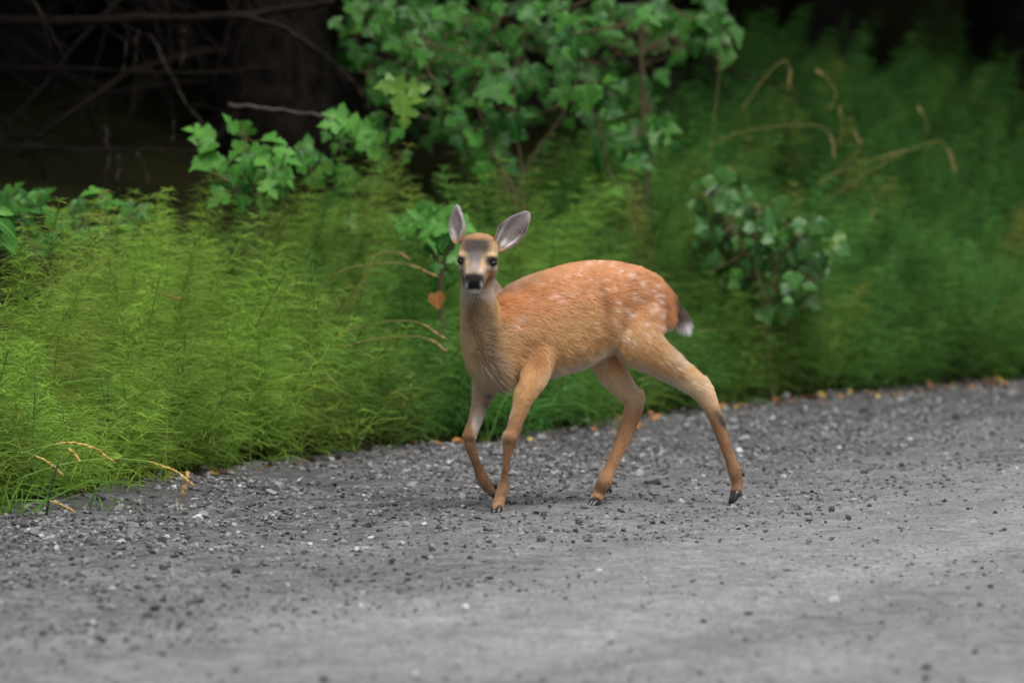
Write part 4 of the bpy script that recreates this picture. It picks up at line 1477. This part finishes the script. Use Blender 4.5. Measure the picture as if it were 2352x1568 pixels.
def verge_points(n, g, dmax=4.6):
    out = []
    while len(out) < n:
        s = g.uniform(2.0, 19.0)
        d = g.uniform(.03, dmax) ** 1.0
        c, nr, _ = edge_at(np.array([s]))
        p = (c + nr * d)[0]
        px, _ = proj(np.array([p[0], p[1], .3]))
        if not (-460 < px < 2760) or (not (-150 < px < 2500) and g.random() < .5):
            continue
        zt = float(land_z(np.array([p]))[0]) + .46
        _, pyt = proj(np.array([p[0], p[1], zt]))
        if pyt < np.interp(px, [0, 200, 330, 480, 700, 880, 930, 1100, 1200, 1500, 1700, 2352], [600, 575, 490, 480, 480, 480, 560, 520, 340, 220, 120, 150]) + g.uniform(-50, 30):
            continue
        if .35 + .75 * float(vnoise(np.array([p[0], p[1], 3.0]), 2.1, 71)) < g.uniform(-.45, .45) and d > .3:
            continue
        out.append((p[0], p[1], d))
    return out


def build_horsetails():
    g = np.random.default_rng(5)
    PS, WS, CS = [], [], []
    for (x, y, d) in verge_points(1520, g):
        z = float(land_z(np.array([[x, y]]))[0])
        H = g.uniform(.34, .60) * (.62 + .38 * smooth01(np.array(d), 0, .5)) * (1 + .30 * float(vnoise(np.array([x, y, 2.0]), 1.5, 33)))
        tone = tone_at(x, y, g)
        lean = g.normal(size=2) * .22 + np.array([.06, -.12])
        stem, P = horsetail_strands(np.array([x, y, z - .01]), H, lean, tone, g, 23)
        PS.append(P)
        WS.append(np.tile([.0016, .0014, .0007], (len(P), 1)))
        c = tone[None] * g.uniform(.75, 1.25, (len(P), 1))
        CS.append(c)
        sp = np.stack([stem[:-1:2], stem[1::2], stem[2::2]], 1)
        PS.append(sp)
        WS.append(np.full((len(sp), 3), .0030))
        CS.append(np.tile(tone * np.array([.7, .75, .7]), (len(sp), 1)))
    for k in range(620):                      # short growth right at the gravel edge
        s = g.uniform(3.0, 16.0)
        c_, nr, _ = edge_at(np.array([s]))
        p = (c_ + nr * g.uniform(-.03, .42))[0]
        px, _ = proj(np.array([p[0], p[1], .1]))
        if not (-100 < px < 2450):
            continue
        z = max(float(land_z(np.array([p]))[0]), float(road_h(np.array([p]))[0])) - .01
        tone = tone_at(p[0], p[1], g)
        stem, P = horsetail_strands(np.array([p[0], p[1], z]), g.uniform(.10, .27), g.normal(size=2) * .3 + np.array([.1, -.1]), tone, g, 10)
        PS.append(P)
        WS.append(np.tile([.0024, .0021, .0010], (len(P), 1)))
        CS.append(tone[None] * g.uniform(.75, 1.25, (len(P), 1)))
    P, W, C = np.concatenate(PS), np.concatenate(WS), np.concatenate(CS)
    V, F = ribbons(P, W)
    me = np_mesh('horsetail_growth', V, F, np.repeat(C, 6, axis=0))
    m = leafy('horsetail green', None, None, .7, .40, attr=True, spec=.10)
    o = link('horsetail_growth', me, m)
    tag(o, 'dense feathery mass of green horsetail covering the verge', 'horsetail', kind='stuff')
    # plants that stand clear along the road edge, each on its own
    protos = []
    for k in range(6):
        H = .30 + .05 * k
        tone = np.array([.10, .235, .045]) * (0.85 + .06 * k)
        stem, P = horsetail_strands(np.zeros(3), H, np.array([.05 * (k - 2.5), -.05]), tone, g, 10)
        V, F = ribbons(P, np.tile([.0018, .0015, .0008], (len(P), 1)))
        mb = np_mesh('foliage', V, F, np.repeat(tone[None] * g.uniform(.75, 1.25, (len(P), 1)), 6, axis=0))
        mb.materials.append(m)
        Vs, Fs = tube(stem, np.linspace(.0026, .0012, len(stem)), 5)
        ms = py_mesh('stem', Vs, Fs, True)
        ms.materials.append(plain('horsetail stem', (.035, .055, .022), .7))
        protos.append((ms, mb))
    for k in range(46):
        s = 5.0 + k * .215 + R.uniform(-.1, .1)
        c, nr, _ = edge_at(np.array([s]))
        p = (c + nr * R.uniform(-.02, .20))[0]
        px, py = proj(np.array([p[0], p[1], .1]))
        if not (-40 < px < 2400):
            continue
        z = max(float(land_z(np.array([p]))[0]), float(road_h(np.array([p]))[0])) - .006
        t = empty('horsetail', (p[0], p[1], z))
        tag(t, 'feathery horsetail plant standing at the very edge of the gravel', 'horsetail', 'horsetails along the road edge')
        ms, mb = protos[R.randrange(6)]
        rz, sc = R.uniform(0, 6.28), R.uniform(.6, 1.05)
        for nm, me_ in (('stem', ms), ('foliage', mb)):
            o = link(nm, me_, None, t)
            o.rotation_euler = (0, 0, rz)
            if nm == 'foliage':
                o['kind'] = 'stuff'
            o.scale = (sc, sc, sc)


build_horsetails()


def blades(n, spread, H, g, lean=(.0, -.1), w=.005, col=((.06, .19, .03), (.15, .32, .05))):
    P, W, C = [], [], []
    for _ in range(n):
        b = np.array([g.normal() * spread, g.normal() * spread, -.01])
        h = H * g.uniform(.5, 1.1)
        d = np.array([g.normal() * .35 + lean[0], g.normal() * .35 + lean[1], 1.0])
        p1 = b + d * h * .45
        p2 = p1 + np.array([d[0] * 1.4, d[1] * 1.4, .75]) * h * .35
        p3 = p2 + np.array([d[0] * 2.2, d[1] * 2.2, .15]) * h * .25
        P.append([b, p1, p2, p3])
        W.append([w, w, w * .7, w * .1])
        t = g.random()
        C.append(np.array(col[0]) * (1 - t) + np.array(col[1]) * t)
    V, F = ribbons(np.array(P), np.array(W))
    return V, F, np.repeat(np.array(C), 8, axis=0)


grass_m = leafy('grass blade', None, None, .6, .40, attr=True, spec=.15)


def build_grass():
    g = np.random.default_rng(9)
    # low grass mixed through the horsetails, too fine to count
    VV, FF, CC, off = [], [], [], 0
    for (x, y, d) in verge_points(900, g, 3.6):
        z = float(land_z(np.array([[x, y]]))[0])
        t = tone_at(x, y, g)
        V, F, C = blades(9, .05, g.uniform(.14, .36), g, w=.0032, col=(t * .7, t * 1.2))
        VV.append(V + np.array([x, y, z]))
        FF.append(F + off)
        CC.append(C)
        off += len(V)
    o = link('grass', np_mesh('grass', np.vstack(VV), np.vstack(FF), np.vstack(CC)), grass_m)
    tag(o, 'fine low grass growing through the horsetails', 'grass', kind='stuff')
    # tufts that stand out
    for (px, py, Y, H, n, label) in [(15, 1120, -.06, .12, 34, 'tuft of long green blades arching under the golden seed heads'),
                                     (215, 1140, .12, .07, 16, 'small grass tuft at the gravel edge under the longest seed head'),
                                     (655, 790, 1.75, .16, 9, 'tuft of bright upright grass blades among the horsetails'),
                                     (60, 1010, .35, .24, 12, 'tuft of bright grass blades beside the drooping seed heads'),
                                     (20, 900, .5, .22, 10, 'tuft of long grass blades high on the horsetail bank'),
                                     (1990, 830, 5.9, .2, 14, 'tuft of pale grass blades near the far road edge'),
                                     (1830, 850, 5.5, .2, 14, 'tuft of grass blades on the verge below the glossy shrub'),
                                     (1600, 800, 4.7, .2, 10, 'tuft of grass blades right behind the fawn\'s thigh')]:
        c = at(px, py, Y)
        z = float(land_z(np.array([c[:2]]))[0])
        V, F, C = blades(n, .03, H + max(0, c[2] - z), g, w=.006, col=((.10, .27, .035), (.20, .40, .06)))
        o = link('grass_tuft', np_mesh('grass_tuft', V, F, C), grass_m, None, (c[0], c[1], z))
        tag(o, label, 'grass', kind='thing')


build_grass()

# flowering grass stems: a thin stalk with a nodding golden head
stalk_m = plain('green stalk', (.16, .27, .05), .5)
straw_m = plain('straw stalk', (.20, .17, .06), .8, spec=.05)
seed_m = plain('golden seed head', (.46, .30, .085), .75, .3, 60)
husk_m = plain('dull seed head', (.32, .21, .085), .75, .3, 60)


def seed_stem(px_pts, Y, head_from, label, group=None, thick=1.0, dry=False):
    P = crom([at(x, y, Y) for x, y in px_pts], 8)
    base = P[0].copy()
    root = empty('flowering_grass', tuple(base))
    tag(root, label, 'grass', group, 'thing')
    V, F = tube(P, np.linspace(.0020, .0011, len(P)) * thick, 5)
    link('stalk', py_mesh('stalk', V - base, F, True), straw_m if dry else stalk_m, root)
    A = Acc()
    n0 = int(len(P) * head_from)
    for i in range(n0, len(P) - 1):
        T = unit(P[i + 1] - P[i])
        for k in range(3):
            s = P[i] + (P[i + 1] - P[i]) * (k / 3)
            d = unit(T + np.array([R.uniform(-.35, .35), R.uniform(-.35, .35), R.uniform(-.35, .2)]))
            l = R.uniform(.010, .017) * thick
            A.add(*tube(np.array([s, s + d * l * .5, s + d * l]), np.array([.0009, .0023, .0004]) * thick, 5))
    link('seed_head', py_mesh('seed_head', np.array(A.V) - base, A.F, True), husk_m if dry else seed_m, root)


Gp = 'seed-headed grass stems at the bottom of the bank'
lbl = 'grass stem with a drooping golden seed head over the gravel edge'
for pts, hf_ in (([(-40, 1105), (20, 1055), (90, 1028), (160, 1016), (215, 1028), (255, 1056)], .5), ([(20, 1110), (120, 1072), (230, 1054), (330, 1058), (400, 1080), (438, 1108)], .62),
                 ([(-40, 1060), (10, 1040), (60, 1040), (110, 1060), (140, 1085)], .6), ([(-40, 1150), (40, 1148), (110, 1150), (155, 1165), (185, 1186)], .5),
                 ([(60, 1060), (110, 1025), (145, 1022), (170, 1040), (180, 1055)], .6)):
    seed_stem(pts, -.02, hf_, lbl, Gp)
seed_stem([(410, 1165), (418, 1140), (426, 1115), (430, 1098)], .02, .3, 'short orange withered stem upright at the gravel edge', None, 1.6, True)
Gv = 'dry grass stems arching over the verge'
lv = 'thin dry grass stem arching over the verge'
for pts, Y in (([(300, 700), (320, 630), (345, 652), (380, 676), (412, 686)], 1.5), ([(700, 700), (780, 625), (870, 605), (940, 608), (1000, 632)], 2.4),
               ([(800, 720), (850, 610), (880, 580), (915, 580), (935, 592)], 2.4), ([(780, 800), (850, 780), (930, 772), (985, 778), (1020, 802)], 1.9), ([(770, 770), (850, 745), (950, 738), (1020, 775)], 2.0),
               ([(1625, 420), (1638, 300), (1650, 180), (1652, 130)], 5.4), ([(1640, 330), (1700, 305), (1780, 290), (1880, 290), (1910, 320), (1915, 360)], 5.6),
               ([(1850, 500), (1940, 430), (2060, 360), (2150, 325), (2180, 350), (2192, 390)], 5.9), ([(1830, 470), (1900, 410), (2000, 370), (2080, 345)], 5.9),
               ([(1700, 260), (1760, 175), (1800, 140), (1815, 160), (1812, 190)], 5.6), ([(1880, 420), (1940, 380), (1975, 340), (1965, 310)], 5.8),
               ([(1900, 260), (1920, 215), (1900, 180), (1880, 165)], 5.8), ([(2130, 310), (2125, 275), (2112, 250)], 6.3), ([(1960, 420), (1990, 430), (2010, 470), (2000, 500)], 5.8),
               ([(1930, 340), (1935, 290), (1928, 250)], 5.9), ([(1780, 800), (1880, 700), (1950, 665), (1985, 690)], 5.4), ([(1900, 740), (1990, 715), (2020, 730), (2030, 770)], 5.8),
               ([(2280, 600), (2295, 540), (2300, 505)], 6.8), ([(640, 700), (655, 670), (670, 655)], 2.0)):
    seed_stem(pts, Y, .74, lv, Gv, 1.05, True)


# dark horsetail stem at the front edge, and fallen leaves along the gravel
def front_stem():
    b = ground_pt(105, 1188)
    V, F = tube(np.array([[0, 0, -.01], [.008, 0, .05], [.022, 0, .11], [.045, 0, .178]]), [.0042, .0036, .003, .0012], 6)
    root = empty('horsetail', tuple(b))
    tag(root, 'dark bare horsetail spike standing on the gravel under the seed heads', 'horsetail')
    link('stem', py_mesh('stem', V, F, True), plain('dark spike', (.03, .032, .022), .6), root)
    g = np.random.default_rng(3)
    P = []
    for zz in np.linspace(.01, .16, 9):
        for _ in range(6):
            a = g.uniform(0, 6.28)
            d = np.array([math.cos(a), math.sin(a), .5])
            s = np.array([.25 * zz, 0, zz])
            l = g.uniform(.03, .09) * (1.1 - zz * 4)
            P.append([s, s + d * l * .5, s + d * l + np.array([0, 0, -.01])])
    P = np.array(P)
    V, F = ribbons(P, np.tile([.0018, .0015, .0008], (len(P), 1)))
    me = np_mesh('foliage', V, F, np.tile([.12, .26, .05], (len(V), 1)))
    link('foliage', me, grass_m, root)['kind'] = 'stuff'


front_stem()
litter = [leafy('orange litter', (.24, .095, .028), (.36, .17, .05), .8, .1), leafy('yellow litter', (.34, .22, .04), (.42, .30, .07), .8, .1), leafy('brown litter', (.12, .06, .03), (.22, .11, .05), .8, .1)]
lit = []
for i, m in enumerate(litter):
    for k in range(2):
        me = leaf_mesh('oval' if k else 'broad', 400 + i * 5 + k)
        me.materials.append(m)
        lit.append(me)
for k in range(150):
    px = R.uniform(1350, 2330) if k < 112 else R.uniform(380, 1350)
    ey = np.interp(px, [p[0] for p in EDGE_PX], [p[1] for p in EDGE_PX]) + R.gauss(4, 5)
    p = ground_pt(px, ey)
    z = max(float(land_z(np.array([p[:2]]))[0]), float(road_h(np.array([p[:2]]))[0]))
    o = link('fallen_leaf', lit[R.choices(range(6), [3, 3, 1, 1, 2, 2])[0]], None, ground)
    s = R.uniform(.015, .032)
    o.location = (p[0], p[1], z + .012)
    o.scale = (s, s, s)
    o.rotation_euler = (R.uniform(-.7, .7), R.uniform(-.7, .7), R.uniform(0, 6.28))
